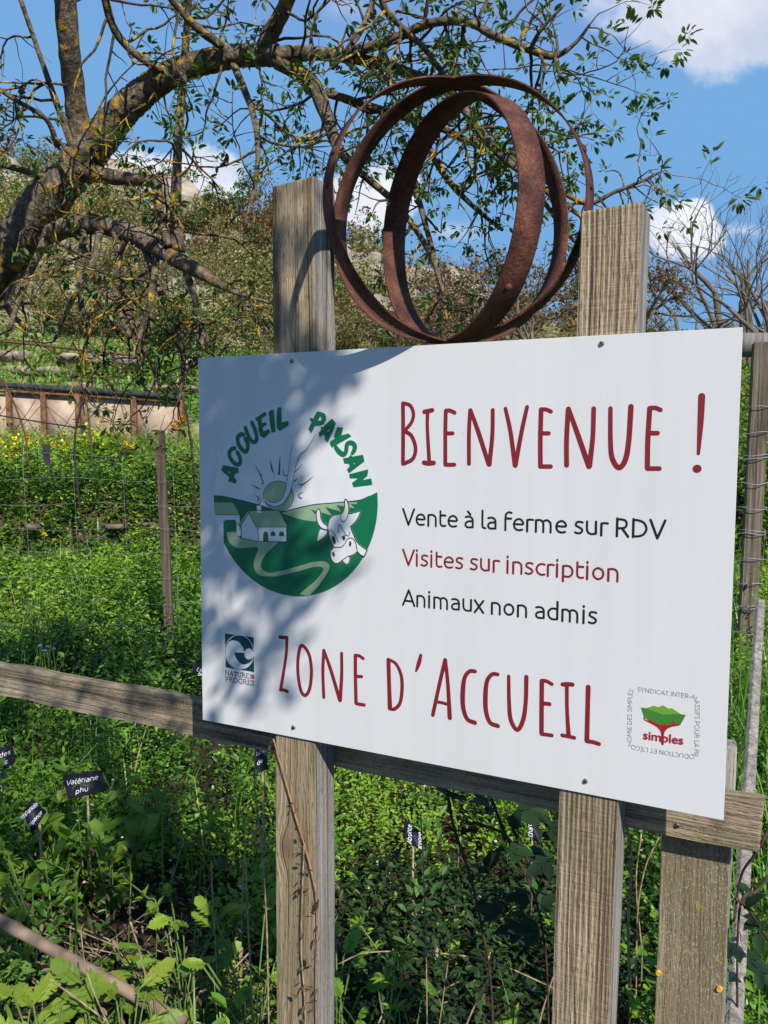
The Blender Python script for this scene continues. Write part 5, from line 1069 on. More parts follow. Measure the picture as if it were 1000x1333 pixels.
# ------------------------------------------------------------------ bed sided with boards and rusty posts
bed = empty('raised_bed', (0, 0, 0), 0, 'raised bed sided with pale boards between rusty iron posts under black rail', 'raised bed')
MAT['pboard'] = simple_mat('sun_bleached_board', (0.27, 0.195, 0.14), (0.47, 0.36, 0.275), 4); MAT['rpost'] = simple_mat('rusty_post', (0.09, 0.045, 0.025), (0.24, 0.125, 0.06), 14); MAT['bpipe'] = simple_mat('black_pipe', (0.02, 0.02, 0.024), (0.06, 0.06, 0.07), 10)
def bedpt(px, py): return at(px, py, 11.0 - 0.002 * (px - 100))
g = Geo(); p0, p1 = bedpt(-260, 485), bedpt(238, 517); tube(g, [p0, bedpt(0, 501), bedpt(204, 514.5), p1], .04, 8); g.build('top_rail', MAT['bpipe'], bed, smooth=True)
g = Geo(); tube(g, [bedpt(-260, 492) + Vector((0, .03, 0)), bedpt(0, 508) + Vector((0, .03, 0)), bedpt(236, 522) + Vector((0, .03, 0))], .035, 4); g.build('cross_beam', MAT['rpost'], bed)
for i, (a, c_) in enumerate(((-260, -150), (-149, -88), (-87, 10), (11, 55.5), (56.5, 100.5), (101.5, 173), (174, 236))):
    q = [bedpt(a, 511), bedpt(c_, 513), bedpt(c_, 590), bedpt(a, 590)]; n_ = Vector((0, .03, 0)); off = Vector((0, .06 + .004 * (i % 2), 0)); V = [p + off for p in q] + [p + off + n_ for p in q]
    obj('board', [tuple(p) for p in V], [(0, 1, 2, 3)[::-1], (4, 5, 6, 7), (0, 1, 5, 4), (1, 2, 6, 5), (2, 3, 7, 6), (3, 0, 4, 7)], MAT['pboard'], bed)
for px in (-150, -88, 11, 56, 101, 174, 236):
    q = bedpt(px, 512); z0 = T(q.x, q.y) - .1; r = (.034 if px != 101 else .028)
    bm_obj('post', box_bm(q.x - r, q.x + r, q.y - .02, q.y + .045, z0, q.z + .02, .004), MAT['rpost'], bed)

# ------------------------------------------------------------------ rod arches with netting
def pxtube(g, pts, Y, r, sides=5, n=5):
    q = catmull([tuple(at(px, py, Y if not isinstance(Y, (list, tuple)) else Y[i])) for i, (px, py) in enumerate(pts)], n); tube(g, [Vector(p) for p in q], r, sides)
arch = empty('garden_arch', at(115, 722, 6.4).xy.to_3d(), 0, 'dark bent iron rod arch standing in the weeds with slack netting', 'arch'); AO = arch.location.copy()
def child_geo(g, name, mat, root, O): g.v = [(p[0] - O.x, p[1] - O.y, p[2] - O.z) for p in g.v]; return g.build(name, MAT[mat], root, smooth=True)
g = Geo(); pxtube(g, [(122, 775), (115, 722), (110, 697), (104, 660), (98, 600), (98, 565), (103, 540), (114, 503), (129, 478), (150, 467), (180, 467), (210, 478), (228, 500), (240, 526), (249, 580), (253, 634), (256, 690)], 6.4, .0085); child_geo(g, 'arch_rod', 'iron', arch, AO)
g = Geo(); pxtube(g, [(-120, 520), (0, 541), (102, 557)], 6.4, .006); child_geo(g, 'cross_rod', 'iron', arch, AO)
g = Geo()
for a, c_ in (((0, 585), (114, 450)), ((20, 560), (70, 470)), ((60, 590), (130, 470)), ((0, 500), (60, 580)), ((20, 460), (95, 590)), ((0, 540), (40, 470)), ((60, 455), (110, 520)), ((120, 500), (165, 590)), ((128, 480), (180, 560)), ((150, 600), (205, 520)), ((185, 600), (215, 540)), ((0, 478), (100, 560)), ((70, 520), (110, 500))):
    pxtube(g, [a, ((a[0] + c_[0]) / 2 + 3, (a[1] + c_[1]) / 2 + 3), c_], 6.42, .0026, 4, 3)
child_geo(g, 'netting', 'rwire', arch, AO)
arch2 = empty('garden_arch', at(35, 640, 7.6).xy.to_3d(), 0, 'rusty wire arch left of the dark rod arch with brown cross bar', 'arch'); AO = arch2.location.copy()
g = Geo(); pxtube(g, [(41, 690), (39, 655), (35, 580), (28, 550), (15, 517), (0, 490), (-25, 470)], 7.6, .009); child_geo(g, 'arch_rod', 'rwire', arch2, AO)
g = Geo(); pxtube(g, [(-40, 475), (0, 464), (30, 447), (60, 452), (84, 469), (102, 496), (112, 520), (118, 570), (122, 620)], 7.8, .009); child_geo(g, 'arch_rod', 'rwire', arch2, AO)
g = Geo(); pxtube(g, [(-60, 440), (0, 444), (60, 450), (110, 456), (150, 460), (195, 466)], 7.7, .012); child_geo(g, 'cross_bar', 'rwire', arch2, AO)
# dark strip of cloth hung on the netting
g = Geo(); V = []
for i in range(9):
    for j in range(6):
        t = j / 5; px = 55 + (10 - 3 * t * 0) * i / 8 + 1.2 * t; py = 578 + (24 + 6 * (i / 8) + (8 if i > 6 else 0)) * t; p = at(px, py, 6.39 + .012 * math.sin(i * 2.1)); V.append(tuple(p))
tag(obj('cloth_strip', V, [(i * 6 + j, i * 6 + j + 1, (i + 1) * 6 + j + 1, (i + 1) * 6 + j) for i in range(8) for j in range(5)], MAT['bpipe'], smooth=True), 'small pleated dark cloth strip hanging from the arch netting', 'cloth')

# ------------------------------------------------------------------ wire fence across the garden
wf = empty('wire_fence', (0, 0, 0), 0, 'garden wire fence strung from dark timber stake to weathered wired post', 'fence')
sA, sB = on_ground(225, 897), on_ground(968, 906)
top = at(208, 560, sA.y); bot = Vector((sA.x, sA.y, -.1))
def beam(p0, p1, w, d, yaw, name, mat, parent, w1=None):
    ux = Vector((math.cos(yaw), math.sin(yaw), 0)); uy = Vector((-ux.y, ux.x, 0)); V = []
    for p, ww in ((p0, w), (p1, w1 or w)):
        for sx, sy in ((-1, -1), (1, -1), (1, 1), (-1, 1)): V.append(p + ux * sx * ww / 2 + uy * sy * d / 2)
    bm = bmesh.new(); vv = [bm.verts.new(v) for v in V]
    for f in ((0, 3, 2, 1), (4, 5, 6, 7), (0, 1, 5, 4), (1, 2, 6, 5), (2, 3, 7, 6), (3, 0, 4, 7)): bm.faces.new([vv[i] for i in f])
    bmesh.ops.bevel(bm, geom=list(bm.edges), offset=min(w, d) * .06, segments=2, affect='EDGES'); bmesh.ops.recalc_face_normals(bm, faces=bm.faces)
    return bm_obj(name, bm, MAT[mat], parent)
beam(bot, top, .055, .04, .1, 'stake', 'dark_wood', wf)
ptop, pbot = at(992, 446, sB.y), Vector((sB.x, sB.y, -.1))
beam(pbot, ptop, .1, .09, -.3, 'post', 'fence_wood', wf)
q0 = at(940, 447, sB.y + .09); q1 = at(1090, 447, sB.y - .1); bm_ = bmesh.new(); bm_.free()
V = []
for p in (q0, q1):
    for dz, dy in ((-.07, -.03), (.07, -.03), (.07, .03), (-.07, .03)): V.append(tuple(p + Vector((0, dy + .085, dz))))
obj('top_rail', V, [(0, 1, 5, 4), (1, 2, 6, 5), (2, 3, 7, 6), (3, 0, 4, 7), (0, 3, 2, 1), (4, 5, 6, 7)], MAT['grey_wood'], wf)
g = Geo(); fd = (sB - sA); fl = fd.length; rw = random.Random(3)
def fpt(t, z): # along the fence line, beyond both posts too
    p = sA + fd * t; x_ = ptop if False else None
    lean = (top.x - bot.x) * (1 - t) / 1.6 * z + (ptop.x - pbot.x) / 2.2 * z * t
    return Vector((p.x + lean * .8, p.y - .04, z + .012 * math.sin(t * 23 + z * 9)))
for z in np.arange(.1, 1.66, .15): tube(g, [fpt(t, z) for t in np.linspace(-.75, 1.35, 43)], .0009, 3, cap=False)
for t in np.arange(-.75, 1.36, .3 / fl): tube(g, [fpt(t, z) for z in np.linspace(.08, 1.6, 8)], .0008, 3, cap=False)
g.build('wire_mesh', MAT['wire'], wf)
g = Geo()
for k, z in enumerate(np.arange(.1, 1.8, .15)):
    t = z / (ptop.z + .1); c_ = pbot + (ptop - pbot) * ((z + .1) / (ptop.z + .1))
    for s_ in (0, .018):
        if s_ and k % 3: continue
        tube(g, [c_ + Vector((.075 * math.cos(a - .3), .07 * math.sin(a - .3), s_ + .006 * math.sin(a * 2 + k))) for a in np.linspace(0, 2 * PI, 15)], .0022, 4)
g.build('wire_wrap', MAT['wire'], wf)
# leaning stake and short grey post by the rail's end
p_hi = at(990, 780, 2.5); p_lo = at(956, 1333, 1.42); dd = (p_lo - p_hi); p_lo2 = p_hi + dd * (p_hi.z + .05) / (-dd.z)
o = beam(p_lo2, p_hi, .03, .018, .1, 'leaning_stake', 'grey_wood', None, .022); tag(o, 'thin weathered stake leaning behind the end of the rail', 'stake')
c_ = at(945, 1000, 1.62); o = beam(Vector((c_.x - .01, c_.y, -.1)), at(943, 966, 1.62), .046, .046, -.35, 'short_post', 'grey_wood', None); tag(o, 'short grey wooden post standing behind right edge of white board', 'post')
# bamboo pole lying across the lower corner
a_, c_ = at(-60, 1165, 1.95), at(205, 1312, 1.72); g = Geo(); pts = [a_ + (c_ - a_) * t for t in np.linspace(-.6, 1.12, 40)]
node = lambda k: 1.12 if k % 7 == 0 else 1.0
tube(g, pts, [.0155 * node(k) * (1 - .004 * k) for k in range(40)], 12); tag(g.build('bamboo_pole', MAT['bamboo'], smooth=True), 'brown bamboo pole lying aslant through the weeds', 'pole')

# ------------------------------------------------------------------ slate name tags
SANS.update({'h': (.57, [[(.10, .77), (.10, 0)], [(.10, .44), (.22, .485), (.38, .45), (.455, .30), (.455, 0)]]), 'C': (.6, [[(.54, .60), (.36, .66), (.15, .56), (.08, .345), (.15, .12), (.36, .03), (.54, .08)]]), 'L': (.5, [[(.11, .69), (.11, .03), (.46, .03)]]), 'b': (.58, [[(.10, .77), (.10, .05), (.28, .03), (.46, .12), (.48, .3), (.38, .46), (.10, .44)]]), 'é': SANS['e'], 'q': SANS['d']})
def slate(corners, Y, lines, label, tilt=.45, stake=True, wob=.0):
    cpx = (sum(p[0] for p in corners) / 4, sum(p[1] for p in corners) / 4); c = at(*cpx, Y)
    n = (EYE - c).normalized(); n = (n + Vector((0, 0, tilt))).normalized(); root = empty('slate_tag', (c.x, c.y, T(c.x, c.y)), 0, label, 'plant label', 'slate plant labels in the beds'); O = root.location.copy()
    def pt(px, py, off=0.0): r = ray(px, py); t = (c - EYE).dot(n) / r.dot(n); return EYE + r * t + n * off - O
    k = 6; edge = []
    for i in range(4):
        a, b_ = corners[i], corners[(i + 1) % 4]
        for j in range(k): t = j / k; edge.append((a[0] + (b_[0] - a[0]) * t + rnd.uniform(-.4, .4), a[1] + (b_[1] - a[1]) * t + rnd.uniform(-.4, .4)))
    m_ = len(edge); V = [pt(*p) for p in edge] + [pt(*p, -.005) for p in edge]
    Fc = [tuple(range(m_))[::-1], tuple(range(m_, 2 * m_))] + [(i, (i + 1) % m_, m_ + (i + 1) % m_, m_ + i) for i in range(m_)]
    obj('slate', [tuple(v) for v in V], Fc, MAT['slate'], root)
    g = Geo(); lay = 0
    for txt, p0, p1, hpx in lines:
        dx, dy = p1[0] - p0[0], p1[1] - p0[1]; l = math.hypot(dx, dy); tx, ty = dx / l, dy / l; nx, ny = ty, -tx
        tot = sum(SANS[ch][0] for ch in txt); x = 0
        for ch in txt:
            qs = list(SANS[ch][1]) + ([[(.2, .58), (.36, .72)]] if ch == 'é' else [])
            for q in qs:
                lay += 1; pp = []
                for p in (q if len(q) == 2 else catmull(q, 3)):
                    a = (x + p[0] + .32 * p[1]) / tot * l; h = (p[1] + .05 * math.sin(x * 4.1)) * hpx; pp.append((p0[0] + tx * a + nx * h, p0[1] + ty * a + ny * h))
                tube(g, [pt(*p, .0008 + lay * 1e-5) for p in pp], .0011 * Y / 2.7, 4)
            x += SANS[ch][0]
    g.build('lettering', MAT['chalk'], root)
    if stake:
        b0 = pt(*[(corners[2][i] + corners[3][i]) / 2 for i in (0, 1)], -.006); g = Geo(); tube(g, [b0 + Vector((0, .004, -.002)), Vector((b0.x, b0.y + .02, -.05))], .004, 6); g.build('stake', MAT['dstem'], root)
    return root
slate([(81, 1009), (133, 1002), (138, 1029), (89, 1040)], 2.55, [('Valériane', (86, 1023), (128, 1015), 9), ('phu', (98, 1034), (115, 1029), 8)], 'slate tag chalked Valériane phu lying among oval leaves')
slate([(30, 1056), (42, 1038), (60, 1056), (42, 1085)], 2.4, [('Campanule', (24, 1071), (50, 1048), 8), ('raiponce', (37, 1079), (56, 1059), 7)], 'slate tag chalked raiponce tilted steeply among weeds')
slate([(-32, 985), (16, 968), (21, 993), (-22, 1013)], 2.75, [('fleur des', (-24, 994), (14, 982), 8), ('ours', (-16, 1002), (10, 994), 8)], 'slate tag ending in des, cut by the picture edge')
slate([(331, 972), (346, 963), (349, 1000), (335, 1006)], 2.6, [('Anis', (333, 986), (348, 977), 8), ('de', (335, 997), (343, 992), 7)], 'slate tag almost hidden beside dry stem and post')
slate([(527, 1066), (549, 1083), (552, 1110), (524, 1090)], 2.5, [('Absinte', (536, 1099), (536, 1074), 9), ('armoise', (549, 1106), (549, 1084), 8)], 'slate tag standing on edge in sunlit weeds between posts')
slate([(685, 1055), (706, 1083), (704, 1100), (684, 1070)], 2.3, [('Chardon', (694, 1090), (692, 1064), 9)], 'pointed slate tag under the rail beside right sign post')
slate([(249, 861), (275, 868), (275, 884), (252, 876)], 3.9, [('Lin', (255, 873), (266, 876), 7), ('bleu', (257, 879), (270, 882), 6)], 'slate tag peeping out behind left edge of board')

# ------------------------------------------------------------------ single plants
def oval_plant(px, py, Y, h, leaf, k, label, mat='weed', tmpl=ROUND6, group=None, name='leafy_plant', cat='plant', seed=0, tint=.55, wide=.8):
    c = at(px, py, Y); z0 = T(c.x, c.y); root = empty(name, (c.x, c.y, z0), 0, label, cat, group); H = h if h else max(.12, c.z - z0); r = np.random.default_rng(int(px * 7 + py)); g = Geo(); L = Leaves()
    ns = max(1, k // 6)
    for s_ in range(ns):
        ln = r.normal(0, .1, 2); hh = H * r.uniform(.7, 1); base = r.normal(0, .025, 2); pts = [Vector((base[0] + ln[0] * t * t * hh * 2, base[1] + ln[1] * t * t * hh * 2, hh * t - .03)) for t in np.linspace(0, 1, 6)]
        tube(g, pts, [.004 * (1 - .6 * i / 5) for i in range(6)], 5)
        m_ = 6; tt = r.uniform(.3, 1, m_); pos = np.array([pts[min(5, int(t * 5))] for t in tt]); az = r.uniform(0, 2 * PI, m_); L.add(tmpl, pos, np.stack((np.cos(az), np.sin(az), r.normal(.5, .4, m_)), 1), leaf * r.uniform(.7, 1.2, m_), np.full(m_, tint) + r.normal(0, .12, m_), wide=wide)
    g.build('stem', MAT['stem'], root); L.build('foliage', MAT[mat], root); return root
for i, (px, py, Y) in enumerate(((118, 985, 2.6), (135, 1045, 2.5), (60, 1030, 2.5), (25, 975, 2.7), (70, 950, 2.8), (165, 990, 2.6), (20, 1035, 2.45))):
    oval_plant(px, py, Y, None, .075, 24, 'valerian plant with large oval leaves round the slate tags', group='broad oval-leaved plants by the slate tags', name='valerian_plant')
def lobed_leaf(L, p, d, up, size, t, r):                       # deeply lobed leaf: paired lobes along a midrib
    d = d.normalized(); x = d.cross(up).normalized()
    for k, (a, s_) in enumerate(((.25, .5), (.45, .62), (.68, .6), (.9, .5))):
        for sg in (-1, 1): L.add(LEAF6, np.array([tuple(p + d * a * size * .8)]), np.array([tuple(d * .75 + x * sg * .8)]), np.array([size * s_ * .62]), np.array([t + r.gauss(0, .06)]), up=np.array([tuple(up)]), wide=1.1)
    L.add(ROUND6, np.array([tuple(p + d * size * .62)]), np.array([tuple(d)]), np.array([size * .55]), np.array([t]), up=np.array([tuple(up)]))
    L.add(NARROW6, np.array([tuple(p)]), np.array([tuple(d)]), np.array([size]), np.array([t * .8]), up=np.array([tuple(up)]), wide=.8)
def lobed_plant(px, py, Y, n, size, label, mat='lime', group='plants with lobed leaves'):
    c = at(px, py, Y); z0 = T(c.x, c.y); root = empty('lobed_leaf_plant', (c.x, c.y, z0), 0, label, 'plant', group); r = random.Random(px * 3 + py); g = Geo(); L = Leaves(); H = max(.1, c.z - z0)
    for i in range(n):
        az = r.uniform(0, 2 * PI); rad = r.uniform(.02, .13); tip = Vector((math.cos(az) * rad, math.sin(az) * rad, H * r.uniform(.6, 1.05)))
        tube(g, [Vector((0, 0, -.03)), Vector((tip.x * .3, tip.y * .3, tip.z * .6)), tip], .0022, 4); lobed_leaf(L, tip, Vector((math.cos(az), math.sin(az), r.uniform(-.1, .5))), Vector((r.gauss(0, .3), -.5 + r.gauss(0, .3), 1)).normalized(), size * r.uniform(.7, 1.2), r.uniform(.3, .9), r)
    g.build('stem', MAT['stem'], root); L.build('foliage', MAT[mat], root)
for q in ((60, 1315, 1.62, 16, .085), (120, 1325, 1.6, 16, .085), (165, 1300, 1.66, 14, .08), (20, 1330, 1.6, 12, .08), (215, 1325, 1.62, 8, .06)): lobed_plant(*q, 'low plant with bright lobed leaves at the front of bed')
for q in ((235, 1200, 1.9, 10, .06), (40, 1110, 2.2, 12, .07), (330, 1220, 1.75, 9, .06), (240, 1160, 2.0, 10, .06), (440, 1190, 1.8, 9, .06), (455, 1310, 1.6, 9, .05), (620, 1325, 1.6, 10, .05)): lobed_plant(*q, 'mid-green plant with lobed leaves among dead stalks', 'weed', 'green lobed plants among dead stalks')
def cleavers(px0, py0, px1, py1, Y, n, label):
    a, c = at(px0, py0, Y), at(px1, py1, Y + .02); root = empty('cleavers', (a.x, a.y, T(a.x, a.y)), 0, label, 'plant', 'cleavers with whorled leaves'); O = root.location.copy(); g = Geo(); L = Leaves(); r = np.random.default_rng(int(px0 + py1))
    pts = catmull([tuple(Vector((a.x, a.y, T(a.x, a.y))) - O + Vector((-.03, .03, 0))), tuple(a - O), tuple((a + c) / 2 - O + Vector((.008, 0, .004))), tuple(c - O)], 6); tube(g, [Vector(p) for p in pts], .0018, 5)
    ax = (c - a).normalized()
    for k in range(n):
        p = a - O + (c - a) * ((k + .15) / (n - .85)); m_ = 8; w = np.arange(m_) * 2 * PI / m_ + k; e1 = ax.cross(Vector((0, 1, .2))).normalized(); e2 = ax.cross(e1)
        d = np.array([tuple(e1 * math.cos(x) + e2 * math.sin(x) + ax * (.45 + .5 * (k == n - 1))) for x in w]); L.add(NARROW6, np.repeat(np.array([tuple(p)]), m_, 0), d, np.full(m_, .036 * (1 - .3 * k / n)) * r.uniform(.8, 1.2, m_), r.uniform(.45, .8, m_), wide=1.1)
    g.build('stem', MAT['stem'], root); L.build('foliage', MAT['weed'], root)
cleavers(505, 1280, 470, 1205, 1.6, 3, 'cleavers with tall whorls left in gap between sign posts'); cleavers(515, 1320, 520, 1255, 1.58, 3, 'short cleavers at the bottom between sign posts'); cleavers(668, 1330, 652, 1300, 1.56, 2, 'small cleavers beside foot of ridged sign post')
cleavers(100, 1150, 60, 1120, 2.0, 4, 'cleavers sprawling over dead stalks at left'); cleavers(170, 1130, 130, 1100, 2.05, 3, 'second cleavers sprawling above the bamboo pole'); cleavers(205, 1190, 170, 1150, 1.95, 3, 'cleavers hanging near the brown dead leaves')
def tuft(px, py, Y, n, h, w, label, bend=.2, tint=.5):
    c = at(px, py, Y); z0 = T(c.x, c.y); L = Leaves(); r = np.random.default_rng(int(px + py)); pos = r.normal(0, .03, (n, 3)) * (1, 1, 0); H = max(c.z - z0, .1) * h
    global NR; keep_ = NR; NR = r; blades(L, pos, r.uniform(0, 2 * PI, n), r.uniform(.6, 1.1, n) * H, r.uniform(.3, 1.2, n) * bend, r.uniform(.6, 1.2, n) * w, r.uniform(tint - .25, tint + .3, n), 7); NR = keep_
    o = L.build('grass_tuft', MAT['grass']); o.location = (c.x, c.y, z0 - .01); tag(o, label, 'grass', 'tall grass tufts in front of the beds')
for q in ((95, 1235, 1.62, 12, 1.0, .016), (40, 1290, 1.6, 12, 1.0, .015), (262, 1285, 1.58, 12, 1.0, .015), (308, 1300, 1.56, 10, 1.0, .014), (555, 1275, 1.6, 8, 1.0, .012), (285, 1250, 1.6, 14, 1.0, .011), (20, 1260, 1.7, 12, 1.0, .012), (340, 1290, 1.55, 10, 1.0, .01), (235, 1280, 1.65, 12, 1.0, .011), (510, 1230, 1.62, 9, 1.0, .009), (590, 1190, 1.62, 5, 1.0, .01), (420, 1270, 1.45, 6, 1.0, .009), (965, 1290, 1.5, 12, 1.0, .01), (80, 1090, 2.3, 8, 1.0, .011), (100, 1050, 2.45, 6, 1.1, .012), (690, 1300, 1.6, 8, 1.0, .009), (985, 1230, 1.7, 10, 1.0, .011)): tuft(*q, 'tuft of long arching grass blades in the foreground weeds')
def cane_leaf(L, p, d, size, t, up):                           # three toothed leaflets
    x = d.cross(up).normalized()
    for a, s_ in ((0, 1.1), (.9, .85), (-.9, .85)): L.add(LEAF6, np.array([tuple(p + d * size * .12)]), np.array([tuple((d * math.cos(a) + x * math.sin(a)))]), np.array([size * s_]), np.array([t + rt.gauss(0, .08)]), up=np.array([tuple(up)]), wide=1.35)
def bramble(name, paths, Y, label, leaves, seed, size=.043):
    c = at(*paths[0][-1], Y); root = empty(name, (c.x, c.y, T(c.x, c.y)), 0, label, 'bramble'); O = root.location.copy(); g = Geo(); L = Leaves(); r = random.Random(seed)
    for pth in paths:
        q = catmull([tuple(at(px, py, Y + r.uniform(-.03, .03)) - O) for px, py in pth], 6); tube(g, [Vector(p) for p in q], [.0034 - .0016 * i / len(q) for i in range(len(q))], 5)
    for (px, py) in leaves:
        p = at(px, py, Y + r.uniform(-.04, .04)) - O; d = Vector((r.gauss(0, 1), r.gauss(-.3, .5), r.gauss(0, .5))).normalized(); cane_leaf(L, p, d, size * r.uniform(.8, 1.25), r.uniform(.0, .25), Vector((r.gauss(0, .3), -.3, 1)).normalized())
    g.build('cane', MAT['bstem'], root); L.build('foliage', MAT['bleaf'], root)
bramble('bramble', [[(583, 1035), (592, 1080), (612, 1140), (628, 1210), (640, 1290), (642, 1400)], [(640, 1040), (660, 1090), (680, 1130), (700, 1180), (712, 1260), (715, 1400)], [(615, 1070), (655, 1085), (675, 1110)], [(660, 1060), (690, 1125), (722, 1160)]], 1.45, 'dark-leaved bramble canes hanging below the rail between sign posts',
        [(588, 1038), (668, 1052), (680, 1050), (712, 1075), (720, 1070), (642, 1130), (620, 1130), (690, 1110), (700, 1180), (680, 1210), (705, 1215), (720, 1180), (715, 1120), (660, 1105), (640, 1050), (700, 1060), (690, 1165), (655, 1190)], 3)
bramble('bramble', [[(1000, 1080), (985, 1110), (965, 1140), (955, 1200)], [(958, 1170), (975, 1185), (1000, 1225)], [(1000, 1140), (985, 1160), (962, 1190), (960, 1400)]], 1.45, 'bramble with pleated dark leaves beside the leaning stake', [(965, 1185), (985, 1210), (958, 1230), (955, 1150), (990, 1195), (985, 1260), (970, 1245)], 4, .04)
def dry_stem(pts, Y, label, r=.0018, mat='dstem', leaves=0, cat='dry stem', group='dry stalks in the weeds', name='dry_stalk'):
    c = at(*pts[-1], Y if not isinstance(Y, (list, tuple)) else Y[-1]); root = empty(name, (c.x, c.y, T(c.x, c.y)), 0, label, cat, group); O = root.location.copy(); g = Geo()
    q = catmull([tuple(at(px, py, Y if not isinstance(Y, (list, tuple)) else Y[i]) - O) for i, (px, py) in enumerate(pts)], 8); lastp = Vector(q[-1]); q = q + [(lastp.x, lastp.y, min(0, lastp.z) - .02)] if lastp.z > 0.02 else q
    tube(g, [Vector(p) for p in q], r, 5); g.build('stem', MAT[mat], root)
    if leaves:
        L = Leaves(); rr = np.random.default_rng(int(pts[0][0])); k = rr.integers(0, len(q) - 1, leaves); L.add(LEAF6, np.array([q[i] for i in k]) + rr.normal(0, .004, (leaves, 3)), rr.normal(0, 1, (leaves, 3)) + (0, -.3, -.5), rr.uniform(.007, .016, leaves), rr.uniform(0, .45, leaves), wide=.9); L.build('withered_leaves', MAT['dry'], root)
PFY = lambda px, py: (EYE + ray(px, py) * ((-(EYE - S0).dot(YD) - .0) / ray(px, py).dot(YD))).y      # just in front of the left post
vine = [(356, 962), (370, 1010), (384, 1060), (398, 1105), (411, 1160), (414, 1200), (412, 1260), (412, 1330)]
dry_stem(vine, [PFY(*p) - .003 for p in vine], 'orange dry vine stem hanging down the front of dappled post', .0012, 'ostem', 26, 'dry vine', None, 'dry_vine')
vine = [(396, 1100), (394, 1150), (392, 1230), (396, 1290), (398, 1340)]
dry_stem(vine, [PFY(*p) - .003 for p in vine], 'thin straw vine stem beside the orange one on post', .0013, 'dstem', 30, 'dry vine', None, 'dry_vine')
for pts, Y, r in (([(333, 975), (332, 1030), (340, 1100), (347, 1200), (350, 1330)], 1.7, .0022), ([(318, 1090), (322, 1180), (330, 1333)], 1.65, .002), ([(548, 1060), (552, 1150), (555, 1250), (556, 1330)], 1.65, .0016), ([(500, 1115), (530, 1185), (570, 1250), (600, 1320)], 1.7, .0018), ([(597, 1140), (585, 1240), (572, 1333)], 1.62, .0013),
                  ([(720, 1272), (708, 1310), (700, 1340)], 1.5, .0018), ([(640, 1275), (618, 1310), (605, 1340)], 1.55, .002), ([(440, 1255), (480, 1240), (560, 1240), (640, 1252), (725, 1288)], 1.58, .0014), ([(105, 1210), (112, 1260), (130, 1310), (148, 1345)], 1.55, .0016), ([(65, 1275), (100, 1300), (140, 1330)], 1.6, .002),
                  ([(275, 1120), (278, 1190), (282, 1250)], 1.85, .0018), ([(170, 1200), (185, 1250), (195, 1300)], 1.75, .0022), ([(815, 1070), (822, 1120), (818, 1200), (820, 1300)], 1.9, .0035), ([(858, 1090), (840, 1130), (830, 1190), (828, 1300)], 1.95, .002), ([(835, 1085), (828, 1150), (836, 1240)], 2.0, .0022)):
    dry_stem(pts, Y, 'dry leafless stalk standing among the weeds', r)
def mustard(px, py, Y, h, label, seed):
    c = at(px, py, Y); z0 = T(c.x, c.y); root = empty('mustard_plant', (c.x, c.y, z0), 0, label, 'flowering plant', 'yellow mustard plants on the terrace'); r = np.random.default_rng(seed); g = Geo(); L = Leaves(); Y_ = Leaves(); H = max(.25, c.z - z0)
    for s_ in range(9):
        ln = r.normal(0, .16, 2); hh = H * r.uniform(.65, 1.05); pts = [Vector((ln[0] * t * hh, ln[1] * t * hh, hh * t - .03)) for t in np.linspace(0, 1, 5)]; tube(g, pts, [.005, .004, .0035, .003, .002], 4)
        m_ = 12; tt = r.uniform(.1, .85, m_); pos = np.array([(ln[0] * t * hh, ln[1] * t * hh, hh * t) for t in tt]); az = r.uniform(0, 2 * PI, m_); L.add(LEAF6, pos, np.stack((np.cos(az), np.sin(az), r.normal(.4, .4, m_)), 1), r.uniform(.06, .13, m_), r.uniform(.3, .9, m_), wide=1.1)
        m_ = 9; pos = np.array([(ln[0] * hh, ln[1] * hh, hh)]) + r.normal(0, .03, (m_, 3)) * (1, 1, 1.8); Y_.add(ROUND6, pos, r.normal(0, 1, (m_, 3)) + (0, 0, .6), r.uniform(.022, .038, m_), r.uniform(0, 1, m_))
    g.build('stem', MAT['stem'], root); L.build('foliage', MAT['lime'], root); Y_.build('flowers', MAT['yellow'], root)
for i, (px, py, Y) in enumerate(((130, 548, 9.0), (150, 556, 9.4), (112, 560, 8.8), (20, 568, 8.6), (45, 575, 9.0), (-15, 570, 8.8), (75, 578, 9.4), (165, 575, 8.8), (5, 585, 8.2), (95, 590, 9.0))): mustard(px, py, Y, None, 'tall yellow mustard in flower in front of the boarded bed', i)
def flower(px, py, Y, rad, mat, label, group, name='dandelion', cat='flower'):
    c = at(px, py, Y); z0 = T(c.x, c.y); root = empty(name, (c.x, c.y, z0), 0, label, cat, group); g = Geo(); H = max(c.z - z0, .08); tube(g, [Vector((0, 0, -.02)), Vector((.004, .003, H * .6)), Vector((0, 0, H))], .002, 4); g.build('stem', MAT['stem'], root)
    L = Leaves(); n = 26; az = np.linspace(0, 4 * PI, n); el = np.linspace(.1, 1.2, n); L.add(LEAF6, np.repeat(np.array([(0, 0, H)]), n, 0), np.stack((np.cos(az) * np.cos(el), np.sin(az) * np.cos(el) - .35, np.sin(el)), 1), np.full(n, rad), NR.uniform(0, 1, n), wide=1.2); L.build('petals', MAT[mat], root)
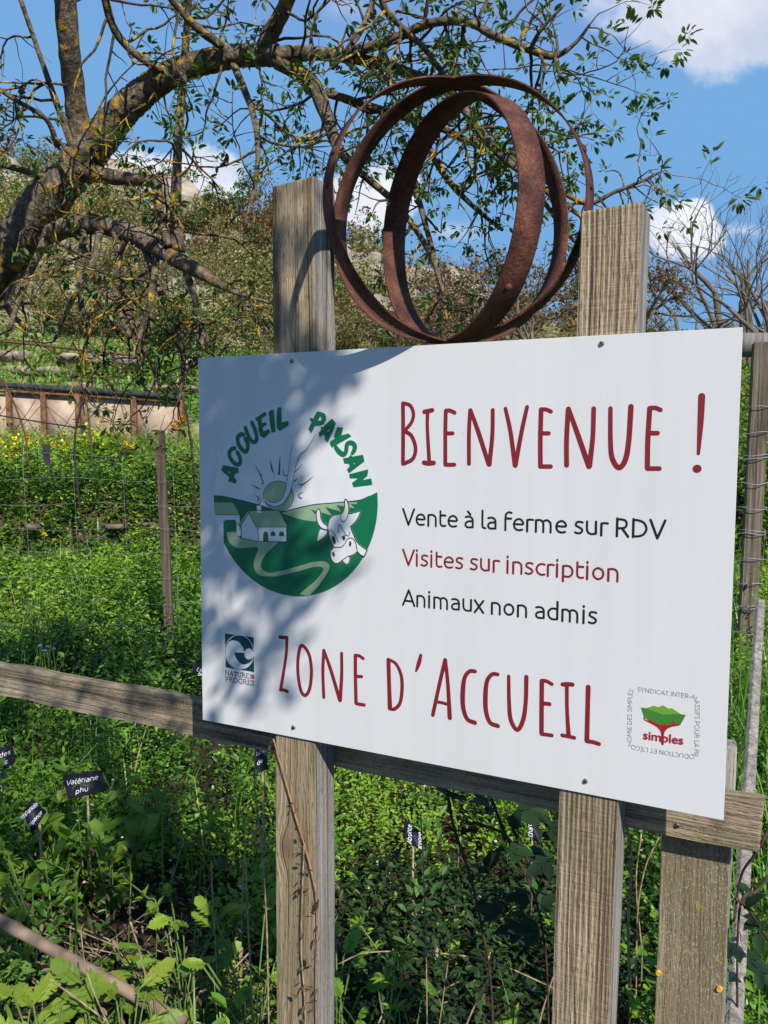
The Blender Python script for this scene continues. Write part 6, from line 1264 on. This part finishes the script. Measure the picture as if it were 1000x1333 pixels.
for (px, py, Y) in ((58, 697, 6.4), (220, 610, 8.2), (176, 629, 7.6), (186, 623, 7.8), (5, 547, 9.0), (6, 630, 7.4), (72, 705, 6.1)): flower(px, py, Y, .028, 'yellow', 'yellow dandelion head above the green weeds', 'dandelions in the garden')
for (px, py, Y) in ((226, 556, 9.2), (232, 551, 9.3), (229, 561, 9.2), (238, 546, 9.4)): flower(px, py, Y, .05, 'orange', 'orange flower head in clump right of the boarded bed', 'orange flowers by the board edge', 'orange_flower')
for (px, py, Y) in ((52, 842, 3.9), (62, 843, 3.9), (70, 846, 3.9), (58, 848, 3.85)): flower(px, py, Y, .013, 'violet', 'pale blue flower just above the rail', 'pale blue flowers behind the rail', 'blue_flower')
# yellowish spurge patch in the half shade
for i, (px, py, Y) in enumerate(((55, 755, 4.6), (75, 770, 4.5), (40, 765, 4.6), (88, 745, 4.7), (178, 790, 4.5), (60, 785, 4.4))): oval_plant(px, py, Y, None, .04, 40, 'yellow-green spurge-like plant in dappled light behind the rail', 'lime', ROUND6, 'yellow-green plants behind the rail', 'spurge_plant', tint=.75)
# tall herbs and a hedge at the right, behind the board
hb = bush_mesh('garden_shrub', 3800, .045, MAT['weed'], .9, 12, 23)
for i, (px, Y, s) in enumerate(((985, 7.2, .9), (1030, 6.6, .95), (955, 8.6, .9), (1080, 7.8, 1.0), (1000, 10, .9))):
    x = (px - 500) / F * Y; place(hb, used, x, Y, s, i * 1.3, 1, 'leafy green shrub behind the wire fence, beside the wired post', 'shrub', 'green shrubs along the garden end')
L = Leaves(); n = 900; y_ = NR.uniform(1.9, 6.5, n); x_ = (NR.uniform(930, 1080, n) - 500) / F * y_; pos = np.stack((x_, y_, terrain(x_, y_)), 1)
blades(L, pos, NR.uniform(0, 2 * PI, n), NR.uniform(.3, .75, n), NR.uniform(.05, .35, n), NR.uniform(.006, .012, n), NR.uniform(.3, .9, n)); tag(L.build('tall_grass_strip', MAT['grass']), 'tall bright grass along the fence right of the board', 'grass', kind='stuff')
